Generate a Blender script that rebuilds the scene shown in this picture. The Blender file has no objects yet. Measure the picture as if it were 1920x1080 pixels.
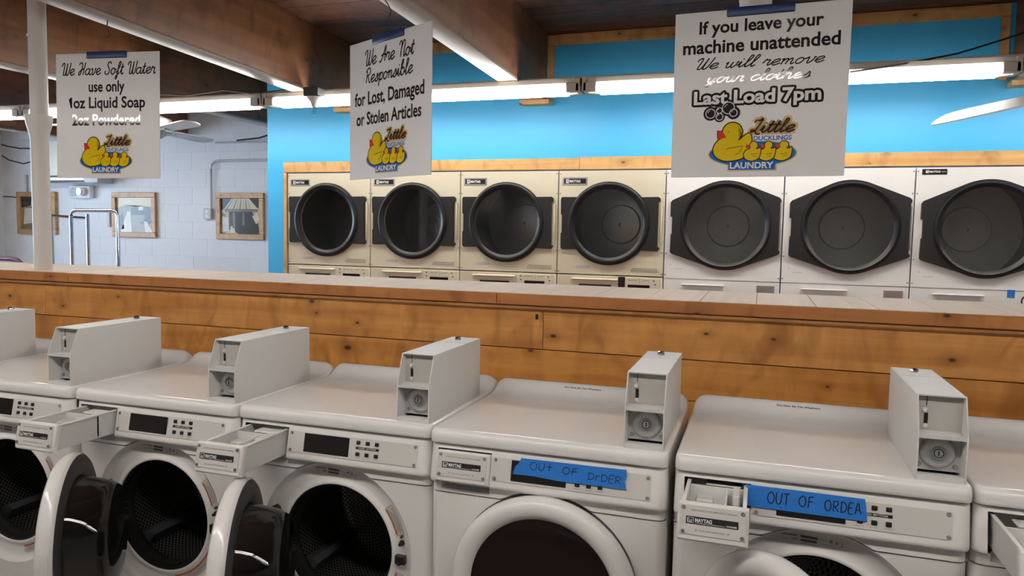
import bpy, bmesh, math, random
from mathutils import Vector, Matrix
PI = math.pi
random.seed(7)
scene = bpy.context.scene
col = scene.collection

# ------------------------------------------------------------------ camera
F_PX = 1382.9
CX, CY, CZ = 2.2983, -1.968, 1.5662
YAW, PITCH, ROLL = 0.3223, -0.0763, 0.0178
f_ = Vector((-math.sin(YAW) * math.cos(PITCH), math.cos(YAW) * math.cos(PITCH), math.sin(PITCH)))
r_ = Vector((math.cos(YAW), math.sin(YAW), 0))
u_ = r_.cross(f_)
r2 = r_ * math.cos(ROLL) + u_ * math.sin(ROLL)
u2 = -r_ * math.sin(ROLL) + u_ * math.cos(ROLL)
cd = bpy.data.cameras.new('camera')
cam = bpy.data.objects.new('camera', cd)
col.objects.link(cam)
cd.sensor_fit = 'HORIZONTAL'; cd.sensor_width = 36.0; cd.lens = F_PX / 1920 * 36.0
cd.clip_start = 0.05; cd.clip_end = 100
cam.matrix_world = Matrix(((r2.x, u2.x, -f_.x, CX), (r2.y, u2.y, -f_.y, CY), (r2.z, u2.z, -f_.z, CZ), (0, 0, 0, 1)))
scene.camera = cam

# ------------------------------------------------------------------ world, light levels, exposure
TUBE_BACK, TUBE_FRONT = 28.5, 34.0
SKY = 13.0
w = bpy.data.worlds.new('world'); scene.world = w; w.use_nodes = True
bg = w.node_tree.nodes['Background']
bg.inputs[0].default_value = (0.60, 0.78, 1.0, 1); bg.inputs[1].default_value = SKY
scene.view_settings.view_transform = 'Standard'
scene.view_settings.look = 'None'
scene.view_settings.exposure = 0.0
scene.view_settings.gamma = 1.0
scene.view_settings.use_curve_mapping = False
scene.cycles.use_denoising = True
scene.cycles.max_bounces = 8
scene.cycles.sample_clamp_indirect = 6.0
pl = bpy.data.lights.new('window_daylight', 'AREA'); pl.shape = 'RECTANGLE'; pl.size = 3.0; pl.size_y = 1.7
pl.cycles.is_portal = True
po = bpy.data.objects.new('window_daylight', pl); col.objects.link(po)
po.location = (-7.02, 2.3, 1.75); po.rotation_euler = (0, -PI / 2, 0)

# ------------------------------------------------------------------ materials
MATS = {}
def mat(name, c, rough=0.5, metal=0.0, var=0.04, scale=8.0, bump=0.0, emit=None, spec=0.5, trans=0.0, alpha=1.0, coat=0.0, ior=1.45):
    if name in MATS: return MATS[name]
    m = bpy.data.materials.new(name); m.use_nodes = True
    nt = m.node_tree; b = nt.nodes['Principled BSDF']
    b.inputs['Roughness'].default_value = rough; b.inputs['Metallic'].default_value = metal
    b.inputs['Specular IOR Level'].default_value = spec; b.inputs['IOR'].default_value = ior
    b.inputs['Transmission Weight'].default_value = trans; b.inputs['Coat Weight'].default_value = coat
    b.inputs['Coat Roughness'].default_value = 0.05
    if emit:
        b.inputs['Emission Color'].default_value = (*emit[0], 1); b.inputs['Emission Strength'].default_value = emit[1]
    tc = nt.nodes.new('ShaderNodeTexCoord'); nz = nt.nodes.new('ShaderNodeTexNoise')
    nz.inputs['Scale'].default_value = scale; nz.inputs['Detail'].default_value = 4
    nt.links.new(tc.outputs['Object'], nz.inputs['Vector'])
    mx = nt.nodes.new('ShaderNodeMix'); mx.data_type = 'RGBA'
    mx.inputs[6].default_value = (*[max(0, v * (1 - var)) for v in c], 1)
    mx.inputs[7].default_value = (*[min(1, v * (1 + var)) for v in c], 1)
    nt.links.new(nz.outputs['Fac'], mx.inputs[0]); nt.links.new(mx.outputs[2], b.inputs['Base Color'])
    if bump:
        bp = nt.nodes.new('ShaderNodeBump'); bp.inputs['Strength'].default_value = bump; bp.inputs['Distance'].default_value = 0.01
        nz2 = nt.nodes.new('ShaderNodeTexNoise'); nz2.inputs['Scale'].default_value = scale * 8
        nt.links.new(tc.outputs['Object'], nz2.inputs['Vector']); nt.links.new(nz2.outputs['Fac'], bp.inputs['Height'])
        nt.links.new(bp.outputs['Normal'], b.inputs['Normal'])
    MATS[name] = m
    return m

def wood(name, light, dark, knot, grain_axis='X', rough=0.4, knots=True, sc=1.0, coat=0.0, fig=0.35):
    """long grain, wavy figure and scattered knots; the grain runs along one axis"""
    if name in MATS: return MATS[name]
    m = bpy.data.materials.new(name); m.use_nodes = True
    nt = m.node_tree; L = nt.links.new; b = nt.nodes['Principled BSDF']
    b.inputs['Roughness'].default_value = rough; b.inputs['Coat Weight'].default_value = coat; b.inputs['Coat Roughness'].default_value = 0.12
    tc = nt.nodes.new('ShaderNodeTexCoord'); oi = nt.nodes.new('ShaderNodeObjectInfo')
    off = nt.nodes.new('ShaderNodeVectorMath'); off.operation = 'MULTIPLY_ADD'
    off.inputs[1].default_value = (37.1, 11.3, 23.7)
    cmb = nt.nodes.new('ShaderNodeCombineXYZ')
    for i in range(3): L(oi.outputs['Random'], cmb.inputs[i])
    L(cmb.outputs[0], off.inputs[0]); L(tc.outputs['Object'], off.inputs[2])
    def mapped(s):
        mp = nt.nodes.new('ShaderNodeMapping'); mp.inputs['Scale'].default_value = s; L(off.outputs[0], mp.inputs['Vector']); return mp
    def axis(a, o): return tuple(a if ax == grain_axis else o for ax in 'XYZ')
    g1 = nt.nodes.new('ShaderNodeTexNoise'); g1.inputs['Scale'].default_value = 1; g1.inputs['Detail'].default_value = 6; g1.inputs['Distortion'].default_value = 0.6
    L(mapped(axis(0.8 * sc, 16 * sc)).outputs[0], g1.inputs['Vector'])
    g2 = nt.nodes.new('ShaderNodeTexNoise'); g2.inputs['Scale'].default_value = 1; g2.inputs['Detail'].default_value = 5; g2.inputs['Distortion'].default_value = 1.2
    L(mapped(axis(7.0 * sc, 2.6 * sc)).outputs[0], g2.inputs['Vector'])
    add = nt.nodes.new('ShaderNodeMath'); add.operation = 'MULTIPLY_ADD'
    L(g2.outputs['Fac'], add.inputs[0]); add.inputs[1].default_value = fig; L(g1.outputs['Fac'], add.inputs[2])
    rp = nt.nodes.new('ShaderNodeValToRGB'); L(add.outputs[0], rp.inputs[0])
    rp.color_ramp.elements[0].position = 0.30 + 0.33 * fig; rp.color_ramp.elements[0].color = (*dark, 1)
    rp.color_ramp.elements[1].position = 0.62 + 0.62 * fig; rp.color_ramp.elements[1].color = (*light, 1)
    last = rp.outputs[0]
    if knots:
        sep = nt.nodes.new('ShaderNodeSeparateXYZ'); L(off.outputs[0], sep.inputs[0])
        oth = [i for i in 'XYZ' if i != grain_axis]
        ad = nt.nodes.new('ShaderNodeMath'); ad.operation = 'ADD'; L(sep.outputs[oth[0]], ad.inputs[0]); L(sep.outputs[oth[1]], ad.inputs[1])
        cv = nt.nodes.new('ShaderNodeCombineXYZ')
        for src, dst, k in ((sep.outputs[grain_axis], 0, 3.6 * sc), (ad.outputs[0], 1, 6.2 * sc)):
            ml = nt.nodes.new('ShaderNodeMath'); ml.operation = 'MULTIPLY'; L(src, ml.inputs[0]); ml.inputs[1].default_value = k; L(ml.outputs[0], cv.inputs[dst])
        # vertical flame figure between the knots
        fl = nt.nodes.new('ShaderNodeTexNoise'); fl.noise_dimensions = '2D'; fl.inputs['Scale'].default_value = 1.6; fl.inputs['Detail'].default_value = 2; fl.inputs['Distortion'].default_value = 0.7
        mp2 = nt.nodes.new('ShaderNodeMapping'); mp2.inputs['Scale'].default_value = (1.5, 0.40, 1); L(cv.outputs[0], mp2.inputs['Vector']); L(mp2.outputs[0], fl.inputs['Vector'])
        fr_ = nt.nodes.new('ShaderNodeValToRGB'); L(fl.outputs['Fac'], fr_.inputs[0])
        fr_.color_ramp.elements[0].position = 0.50; fr_.color_ramp.elements[0].color = (0, 0, 0, 1)
        fr_.color_ramp.elements[1].position = 0.80; fr_.color_ramp.elements[1].color = (0.75, 0.75, 0.75, 1)
        m0 = nt.nodes.new('ShaderNodeMix'); m0.data_type = 'RGBA'; L(fr_.outputs[0], m0.inputs[0]); L(last, m0.inputs[6]); m0.inputs[7].default_value = (*[v * 0.72 for v in dark], 1)
        last = m0.outputs[2]
        vo = nt.nodes.new('ShaderNodeTexVoronoi'); vo.voronoi_dimensions = '2D'; vo.inputs['Scale'].default_value = 1; vo.inputs['Randomness'].default_value = 1
        L(cv.outputs[0], vo.inputs['Vector'])
        gs = nt.nodes.new('ShaderNodeSeparateColor'); L(vo.outputs['Color'], gs.inputs[0])
        gt = nt.nodes.new('ShaderNodeMath'); gt.operation = 'GREATER_THAN'; L(gs.outputs[0], gt.inputs[0]); gt.inputs[1].default_value = 0.45
        sz = nt.nodes.new('ShaderNodeMath'); sz.operation = 'MULTIPLY_ADD'; L(gs.outputs[1], sz.inputs[0]); sz.inputs[1].default_value = 1.4; sz.inputs[2].default_value = 0.7
        dv = nt.nodes.new('ShaderNodeMath'); dv.operation = 'MULTIPLY'; L(vo.outputs['Distance'], dv.inputs[0]); L(sz.outputs[0], dv.inputs[1])
        for p0, p1, c0, colr in ((0.05, 0.26, 0.55, [v * 0.6 for v in dark]), (0.030, 0.062, 1.0, knot)):
            kr = nt.nodes.new('ShaderNodeValToRGB'); L(dv.outputs[0], kr.inputs[0])
            kr.color_ramp.elements[0].position = p0; kr.color_ramp.elements[0].color = (c0, c0, c0, 1)
            kr.color_ramp.elements[1].position = p1; kr.color_ramp.elements[1].color = (0, 0, 0, 1)
            kg = nt.nodes.new('ShaderNodeMath'); kg.operation = 'MULTIPLY'; L(kr.outputs[0], kg.inputs[0]); L(gt.outputs[0], kg.inputs[1])
            mx = nt.nodes.new('ShaderNodeMix'); mx.data_type = 'RGBA'; L(kg.outputs[0], mx.inputs[0]); L(last, mx.inputs[6]); mx.inputs[7].default_value = (*colr, 1)
            last = mx.outputs[2]
    L(last, b.inputs['Base Color'])
    bp = nt.nodes.new('ShaderNodeBump'); bp.inputs['Strength'].default_value = 0.08; bp.inputs['Distance'].default_value = 0.005
    L(g1.outputs['Fac'], bp.inputs['Height']); L(bp.outputs['Normal'], b.inputs['Normal'])
    MATS[name] = m
    return m

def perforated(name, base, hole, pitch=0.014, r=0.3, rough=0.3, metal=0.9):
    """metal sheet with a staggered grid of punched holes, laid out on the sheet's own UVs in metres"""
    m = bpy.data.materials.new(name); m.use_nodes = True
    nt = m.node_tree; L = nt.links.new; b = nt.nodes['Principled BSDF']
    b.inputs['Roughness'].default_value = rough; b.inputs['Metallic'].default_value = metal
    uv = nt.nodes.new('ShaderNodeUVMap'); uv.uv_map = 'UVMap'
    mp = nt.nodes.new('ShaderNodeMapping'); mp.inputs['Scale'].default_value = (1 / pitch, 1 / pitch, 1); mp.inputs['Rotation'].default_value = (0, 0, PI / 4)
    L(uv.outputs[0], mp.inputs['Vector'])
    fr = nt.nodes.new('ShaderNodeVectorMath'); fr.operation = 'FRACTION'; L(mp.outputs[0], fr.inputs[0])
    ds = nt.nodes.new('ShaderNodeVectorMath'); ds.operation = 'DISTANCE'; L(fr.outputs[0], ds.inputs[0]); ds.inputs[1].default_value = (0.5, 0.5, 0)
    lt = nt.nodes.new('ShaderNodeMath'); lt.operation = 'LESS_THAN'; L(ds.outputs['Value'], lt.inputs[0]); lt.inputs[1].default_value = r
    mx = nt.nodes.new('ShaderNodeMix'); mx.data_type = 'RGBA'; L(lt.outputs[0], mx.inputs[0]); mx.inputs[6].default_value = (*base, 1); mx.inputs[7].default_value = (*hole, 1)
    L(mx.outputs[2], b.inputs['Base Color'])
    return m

M = {}
M['enamel'] = mat('white_enamel', (0.765, 0.75, 0.735), 0.13, var=0.015, spec=0.5)
M['enamel_body'] = mat('white_cabinet_paint', (0.78, 0.76, 0.735), 0.36, var=0.02)
M['console'] = mat('white_console_plastic', (0.78, 0.765, 0.745), 0.38, var=0.015)
M['panel'] = mat('light_grey_panel', (0.63, 0.615, 0.59), 0.42, var=0.02)
M['boxpaint'] = mat('coin_box_paint', (0.66, 0.655, 0.64), 0.35, var=0.03, scale=20)
M['tray'] = mat('white_tray_plastic', (0.72, 0.72, 0.70), 0.4, var=0.02)
M['tray_in'] = mat('grey_tray_plastic', (0.55, 0.57, 0.56), 0.45, var=0.03)
M['black'] = mat('black_plastic', (0.012, 0.012, 0.013), 0.35, var=0.1)
M['blackgloss'] = mat('black_display', (0.008, 0.006, 0.007), 0.15, var=0.1)
M['rubber'] = mat('black_rubber', (0.007, 0.007, 0.007), 0.75, var=0.1, spec=0.25)
M['darkgrey'] = mat('dark_grey_plastic', (0.042, 0.044, 0.047), 0.5, var=0.05)
M['screw'] = mat('screw_steel', (0.35, 0.34, 0.33), 0.35, 0.9, var=0.1, scale=60)
M['lock'] = mat('nickel_lock', (0.62, 0.63, 0.63), 0.33, 0.9, var=0.05, scale=40)
M['steel'] = mat('brushed_steel', (0.42, 0.43, 0.44), 0.32, 0.85, var=0.08, scale=40)
M['plate'] = mat('grey_steel_plate', (0.52, 0.53, 0.52), 0.38, 0.15, var=0.06, scale=30)
M['chrome'] = mat('chrome', (0.75, 0.77, 0.80), 0.08, 1.0, var=0.02)
M['ink'] = mat('black_ink', (0.022, 0.020, 0.021), 0.045, var=0.02)
M['print'] = mat('grey_print', (0.12, 0.11, 0.11), 0.5)
M['white_print'] = mat('white_print', (0.8, 0.8, 0.8), 0.4)
M['orange_print'] = mat('orange_print', (0.42, 0.10, 0.03), 0.5)
M['label_white'] = mat('label_paper', (0.62, 0.58, 0.54), 0.5)
M['tape'] = mat('blue_painters_tape', (0.015, 0.17, 0.56), 0.6, var=0.12, scale=25, bump=0.15)
M['marker'] = mat('dark_marker', (0.008, 0.007, 0.035), 0.5)
M['sign'] = mat('sign_board', (0.70, 0.685, 0.675), 0.3, var=0.012, spec=0.35)
M['clip'] = mat('navy_clip', (0.014, 0.035, 0.12), 0.35)
M['wire'] = mat('dark_wire', (0.02, 0.016, 0.014), 0.5)
M['clear'] = mat('clear_plastic', (0.95, 0.95, 0.94), 0.05, trans=1.0, ior=1.05)
M['duck'] = mat('duck_yellow', (0.66, 0.47, 0.006), 0.09, var=0.03)
M['beak'] = mat('beak_red', (0.60, 0.035, 0.02), 0.09)
M['logo_blue'] = mat('logo_blue', (0.012, 0.13, 0.42), 0.09)
M['logo_halo'] = mat('logo_gold', (0.66, 0.47, 0.22), 0.09)
M['logo_line'] = mat('logo_brown', (0.035, 0.012, 0.006), 0.09)
M['sign_white'] = mat('sign_white_ink', (0.72, 0.71, 0.70), 0.09)
M['beige'] = mat('champagne_steel', (0.69, 0.635, 0.49), 0.34, 0.2, var=0.02, scale=5)
M['dryer_white'] = mat('dryer_white_paint', (0.76, 0.75, 0.74), 0.35, var=0.015)
M['dryer_black'] = mat('dryer_door_black', (0.011, 0.011, 0.012), 0.42, var=0.1)
M['dryer_ring'] = mat('dryer_ring_black', (0.006, 0.006, 0.007), 0.34, var=0.1)
M['drumgrey'] = mat('dryer_drum_galvanised', (0.80, 0.80, 0.76), 0.5, 0.0, var=0.12, scale=6)
M['door_glass'] = mat('smoked_glass', (0.80, 0.81, 0.80), 0.03, trans=1.0, ior=1.4, var=0.02)
M['bowl_glass'] = mat('clear_bowl_glass', (0.80, 0.80, 0.80), 0.02, trans=1.0, ior=1.45, var=0.02)
M['dark_glass'] = mat('dark_door_window', (0.010, 0.006, 0.006), 0.06, var=0.05, spec=0.25)
M['blue_wall'] = mat('bright_blue_paint', (0.055, 0.42, 0.78), 0.42, var=0.02, scale=3, bump=0.03)
M['block'] = mat('white_painted_block', (0.66, 0.67, 0.69), 0.6, var=0.03, scale=14, bump=0.25)
M['mortar'] = mat('painted_joint', (0.62, 0.63, 0.65), 0.7, var=0.04)
M['plaster'] = mat('white_plaster', (0.60, 0.60, 0.60), 0.7, var=0.03)
M['floor'] = mat('grey_floor', (0.30, 0.28, 0.26), 0.4, var=0.1, scale=3)
M['column'] = mat('cream_column_paint', (0.66, 0.62, 0.58), 0.4, var=0.03, scale=6, bump=0.05)
M['fixture'] = mat('fixture_cream_metal', (0.55, 0.51, 0.45), 0.45, var=0.05)
M['tube'] = mat('fluorescent_tube', (0.9, 0.9, 0.9), 0.4, emit=((1.0, 0.96, 0.90), TUBE_BACK))
M['tube_front'] = mat('fluorescent_tube_front', (0.9, 0.9, 0.9), 0.4, emit=((1.0, 0.95, 0.89), TUBE_FRONT))
M['fan'] = mat('fan_white', (0.72, 0.71, 0.69), 0.35, var=0.02)
M['fan_grey'] = mat('fan_grey', (0.45, 0.45, 0.44), 0.4, var=0.03)
M['upper_plate'] = mat('dull_grey_plate', (0.44, 0.42, 0.395), 0.45, var=0.05, scale=30)
M['cream'] = mat('cream_metal', (0.58, 0.54, 0.45), 0.4, var=0.03)
M['purple'] = mat('purple_powder_coat', (0.10, 0.012, 0.05), 0.35, var=0.05)
M['emlight'] = mat('white_abs', (0.70, 0.72, 0.74), 0.35, var=0.02)
M['conduit'] = mat('painted_conduit', (0.45, 0.45, 0.45), 0.45, var=0.04)
M['sepia_sky'] = mat('sepia_sky', (0.42, 0.33, 0.17), 0.2, var=0.1, scale=5)
M['sepia_mid'] = mat('sepia_mid', (0.16, 0.14, 0.09), 0.2, var=0.35, scale=14)
M['sepia_dark'] = mat('sepia_dark', (0.03, 0.03, 0.022), 0.2, var=0.5, scale=18)
M['sepia_light'] = mat('sepia_light', (0.50, 0.46, 0.36), 0.2, var=0.2, scale=12)
M['paper'] = mat('white_paper', (0.75, 0.75, 0.74), 0.6)
M['red_marker'] = mat('dark_red_marker', (0.08, 0.012, 0.02), 0.5)
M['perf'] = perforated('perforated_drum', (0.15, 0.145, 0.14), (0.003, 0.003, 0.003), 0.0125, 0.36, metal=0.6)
M['pine'] = wood('knotty_pine_varnished', (0.66, 0.31, 0.080), (0.38, 0.140, 0.027), (0.08, 0.020, 0.005), 'X', 0.36, coat=0.15, fig=0.7)
M['pine_trim'] = wood('pine_trim_varnished', (0.50, 0.205, 0.058), (0.33, 0.115, 0.028), (0.05, 0.014, 0.005), 'X', 0.38, coat=0.15)
M['molding'] = wood('pine_molding', (0.40, 0.18, 0.055), (0.27, 0.105, 0.028), (0.05, 0.014, 0.005), 'X', 0.62)
M['pine_pale'] = wood('pale_pine', (0.72, 0.43, 0.17), (0.52, 0.27, 0.085), (0.15, 0.05, 0.015), 'X', 0.45)
M['pine_pale_z'] = wood('pale_pine_upright', (0.62, 0.36, 0.14), (0.42, 0.21, 0.07), (0.13, 0.04, 0.012), 'Z', 0.45)
M['frame_x'] = wood('picture_frame_rail', (0.50, 0.29, 0.12), (0.36, 0.18, 0.07), (0.08, 0.03, 0.012), 'X', 0.45, sc=2)
M['frame_z'] = wood('picture_frame_stile', (0.50, 0.29, 0.12), (0.36, 0.18, 0.07), (0.08, 0.03, 0.012), 'Z', 0.45, sc=2)
M['beam'] = wood('brown_beam', (0.27, 0.11, 0.038), (0.13, 0.045, 0.014), (0.05, 0.015, 0.006), 'Y', 0.5, sc=0.8)
M['soffit'] = wood('pale_beam_underside', (0.36, 0.28, 0.22), (0.27, 0.20, 0.15), (0.25, 0.15, 0.1), 'Y', 0.36, knots=False)
M['deck'] = wood('ceiling_deck', (0.16, 0.062, 0.030), (0.065, 0.021, 0.010), (0.03, 0.01, 0.004), 'X', 0.5)
M['tile'] = wood('wood_look_tile', (0.80, 0.64, 0.51), (0.66, 0.52, 0.40), (0.2, 0.15, 0.12), 'Y', 0.42, knots=False, sc=1.2)
M['grout'] = mat('grey_grout', (0.20, 0.17, 0.15), 0.8)

# ------------------------------------------------------------------ object helpers
def link(o, parent=None):
    col.objects.link(o)
    if parent is not None: o.parent = parent
    return o
def mesh_obj(name, me, parent=None, loc=(0, 0, 0), rot=(0, 0, 0)):
    o = bpy.data.objects.new(name, me); link(o, parent); o.location = loc; o.rotation_euler = rot
    return o
def tag(o, label, cat, group=None):
    o['label'] = label; o['category'] = cat
    if group: o['group'] = group
    return o
def thing(name, label, cat, loc=(0, 0, 0), rotz=0, group=None):
    o = bpy.data.objects.new(name, None); link(o); o.empty_display_size = 0.1
    o.location = loc; o.rotation_euler = (0, 0, rotz)
    return tag(o, label, cat, group)
def struct(o):
    o['kind'] = 'structure'; return o

class MB:
    def __init__(s): s.bm = bmesh.new(); s.uv = None
    def box(s, x0, x1, y0, y1, z0, z1, bev=0.0, seg=2):
        t = bmesh.new()
        bmesh.ops.create_cube(t, size=1)
        for v in t.verts: v.co = Vector(((x0 + x1) / 2 + v.co.x * (x1 - x0), (y0 + y1) / 2 + v.co.y * (y1 - y0), (z0 + z1) / 2 + v.co.z * (z1 - z0)))
        if bev: bmesh.ops.bevel(t, geom=list(t.edges), offset=bev, segments=seg, affect='EDGES', profile=0.5)
        s.merge(t); return s
    def merge(s, t, mtx=None):
        if mtx is not None: bmesh.ops.transform(t, matrix=mtx, verts=t.verts)
        mp = {}
        for v in t.verts: mp[v] = s.bm.verts.new(v.co)
        for f in t.faces:
            try: s.bm.faces.new([mp[v] for v in f.verts]).smooth = f.smooth
            except ValueError: pass
        t.free(); return s
    def poly(s, pts):
        return s.bm.faces.new([s.bm.verts.new(p) for p in pts])
    def prism(s, pts2, a0, a1, plane='XZ', bev=0.0):
        """closed 2-D outline extruded along the missing axis from a0 to a1"""
        def P(p, a):
            return {'XZ': (p[0], a, p[1]), 'YZ': (a, p[0], p[1]), 'XY': (p[0], p[1], a)}[plane]
        t = bmesh.new()
        A = [t.verts.new(P(p, a0)) for p in pts2]; B = [t.verts.new(P(p, a1)) for p in pts2]
        n = len(A); t.faces.new(A); t.faces.new(B[::-1])
        for i in range(n): t.faces.new((A[(i + 1) % n], A[i], B[i], B[(i + 1) % n]))
        if bev:
            es = [e for e in t.edges if (e.verts[0] in A) == (e.verts[1] in A)]
            bmesh.ops.bevel(t, geom=es, offset=bev, segments=2, affect='EDGES', profile=0.5)
        bmesh.ops.recalc_face_normals(t, faces=t.faces)
        s.merge(t); return s
    def lathe(s, prof, cx=0, cz=0, n=48, axis='Y', close=False, uv=False):
        """profile of (radius, offset along axis); axis Y puts the circle in the XZ plane"""
        rings = []
        uvl = s.bm.loops.layers.uv.new('UVMap') if uv else None
        def P(r, a, t):
            if axis == 'Y': return (cx + r * math.cos(t), a, cz + r * math.sin(t))
            if axis == 'Z': return (cx + r * math.cos(t), cz + r * math.sin(t), a)
            return (a, cx + r * math.cos(t), cz + r * math.sin(t))
        for r, a in prof:
            if r < 1e-6: rings.append([s.bm.verts.new(P(0, a, 0))])
            else: rings.append([s.bm.verts.new(P(r, a, 2 * PI * i / n)) for i in range(n)])
        L = 0
        pr = list(zip(prof, rings)); seq = list(zip(pr, pr[1:] + ([pr[0]] if close else [])))
        for (p0, A), (p1, B) in seq:
            d = math.hypot(p1[0] - p0[0], p1[1] - p0[1])
            for i in range(n):
                j = (i + 1) % n
                if len(A) == 1 and len(B) == 1: continue
                if len(A) == 1: q = [A[0], B[j], B[i]]
                elif len(B) == 1: q = [A[i], A[j], B[0]]
                else: q = [A[i], A[j], B[j], B[i]]
                f = s.bm.faces.new(q); f.smooth = True
                if uv:
                    rr = max(p0[0], p1[0])
                    for lp in f.loops:
                        k = j if (lp.vert in (A[j % len(A)], B[j % len(B)])) and i != n - 1 else (i + 1 if lp.vert in (A[j % len(A)], B[j % len(B)]) else i)
                        on_b = lp.vert in B
                        lp[uvl].uv = (2 * PI * k / n * rr, L + (d if on_b else 0))
            L += d
        return s
    def tube(s, pts, r, n=8, cap=True):
        pts = [Vector(p) for p in pts]; rings = []
        for i, p in enumerate(pts):
            d = (pts[min(i + 1, len(pts) - 1)] - pts[max(i - 1, 0)]).normalized()
            up = Vector((0, 0, 1)) if abs(d.z) < 0.9 else Vector((1, 0, 0))
            a = d.cross(up).normalized(); b = a.cross(d)
            rings.append([s.bm.verts.new(p + r * (math.cos(2 * PI * k / n) * a + math.sin(2 * PI * k / n) * b)) for k in range(n)])
        for A, B in zip(rings, rings[1:]):
            for k in range(n):
                f = s.bm.faces.new((A[k], A[(k + 1) % n], B[(k + 1) % n], B[k])); f.smooth = True
        if cap: s.bm.faces.new(rings[0][::-1]); s.bm.faces.new(rings[-1])
        return s
    def mesh(s, name, m, auto=40, recalc=True):
        me = bpy.data.meshes.new(name)
        if recalc: bmesh.ops.recalc_face_normals(s.bm, faces=s.bm.faces)
        s.bm.to_mesh(me); s.bm.free(); me.materials.append(m)
        if auto:
            for p in me.polygons: p.use_smooth = True
            me.set_sharp_from_angle(angle=math.radians(auto))
        return me
    def obj(s, name, m, parent=None, loc=(0, 0, 0), rot=(0, 0, 0), auto=40):
        return mesh_obj(name, s.mesh(name, m, auto), parent, loc, rot)

def sample(pts, closed=False, k=5):
    """Catmull-Rom through 2-D points"""
    n = len(pts); out = []
    if n < 3 and not closed: return [tuple(p) for p in pts]
    for i in range(n if closed else n - 1):
        g = lambda j: pts[j % n] if closed else pts[max(0, min(n - 1, j))]
        p0, p1, p2, p3 = g(i - 1), g(i), g(i + 1), g(i + 2)
        for q in range(k):
            t = q / k
            out.append(tuple(0.5 * ((2 * p1[a]) + (-p0[a] + p2[a]) * t + (2 * p0[a] - 5 * p1[a] + 4 * p2[a] - p3[a]) * t * t + (-p0[a] + 3 * p1[a] - 3 * p2[a] + p3[a]) * t ** 3) for a in (0, 1)))
    if not closed: out.append(tuple(pts[-1]))
    return out
def ribbon(mb, pts, wd, y=0.0, closed=False):
    """flat stroke of width wd in the XZ plane at depth y"""
    n = len(pts); A = []; B = []
    for i in range(n):
        a = pts[(i - 1) % n] if (closed or i > 0) else pts[i]
        b = pts[(i + 1) % n] if (closed or i < n - 1) else pts[i]
        dx, dz = b[0] - a[0], b[1] - a[1]; l = math.hypot(dx, dz) or 1e-9
        nx, nz = -dz / l * wd / 2, dx / l * wd / 2
        A.append(mb.bm.verts.new((pts[i][0] + nx, y, pts[i][1] + nz))); B.append(mb.bm.verts.new((pts[i][0] - nx, y, pts[i][1] - nz)))
    for i in range(n if closed else n - 1):
        j = (i + 1) % n
        mb.bm.faces.new((A[i], B[i], B[j], A[j]))
def flat(mb, pts, y=0.0):
    f = mb.bm.faces.new([mb.bm.verts.new((p[0], y, p[1])) for p in pts]); return f
def face_out(mb):
    """turn all flat artwork towards -Y and triangulate it"""
    bmesh.ops.triangulate(mb.bm, faces=mb.bm.faces)
    bmesh.ops.recalc_face_normals(mb.bm, faces=mb.bm.faces)
    for f in mb.bm.faces:
        f.normal_update()
        if f.normal.y > 0: f.normal_flip()
def art_obj(mb, name, m, parent, loc=(0, 0, 0), rot=(0, 0, 0)):
    face_out(mb)
    me = bpy.data.meshes.new(name); mb.bm.to_mesh(me); mb.bm.free(); me.materials.append(m)
    return mesh_obj(name, me, parent, loc, rot)

TEXT = {}
def text_raw(s, bold, res=3):
    k = (s, bold)
    if k in TEXT: return TEXT[k]
    cu = bpy.data.curves.new('t', 'FONT'); cu.body = s; cu.size = 1; cu.offset = bold; cu.resolution_u = res; cu.fill_mode = 'FRONT'
    o = bpy.data.objects.new('t', cu); col.objects.link(o)
    dg = bpy.context.evaluated_depsgraph_get()
    me = bpy.data.meshes.new_from_object(o.evaluated_get(dg))
    vs = [tuple(v.co) for v in me.vertices]; fs = [tuple(p.vertices) for p in me.polygons]
    bpy.data.objects.remove(o); bpy.data.curves.remove(cu); bpy.data.meshes.remove(me)
    TEXT[k] = (vs, fs); return TEXT[k]
def text_into(mb, s, x0, x1, base, cap, bold=0.0, y=0.0, shear=0.0, stroke=0.0):
    """lay a line of type between x0 and x1 with its baseline and capital height; stroke adds a round-cornered outline"""
    vs, fs = text_raw(s, bold); hv, _ = text_raw('H', 0.0)
    ch = max(v[1] for v in hv); mn = min(v[0] for v in vs); mxx = max(v[0] for v in vs)
    sx = (x1 - x0) / (mxx - mn); sz = cap / ch
    P = [(x0 + (v[0] - mn) * sx + shear * v[1] * sz, base + v[1] * sz) for v in vs]
    bv = [mb.bm.verts.new((p[0], y, p[1])) for p in P]
    cnt = {}
    for f in fs:
        try: mb.bm.faces.new([bv[i] for i in f])
        except ValueError: pass
        if stroke:
            for i in range(len(f)):
                e = tuple(sorted((f[i], f[(i + 1) % len(f)]))); cnt[e] = cnt.get(e, 0) + 1
    if stroke:
        done = set()
        for (i, j), c in cnt.items():
            if c != 1: continue
            ribbon(mb, [P[i], P[j]], stroke, y)
            for q in (i, j):
                if q not in done:
                    done.add(q); mb.bm.faces.new([mb.bm.verts.new((P[q][0] + stroke / 2 * math.cos(t * PI / 4), y, P[q][1] + stroke / 2 * math.sin(t * PI / 4))) for t in range(8)])
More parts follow.
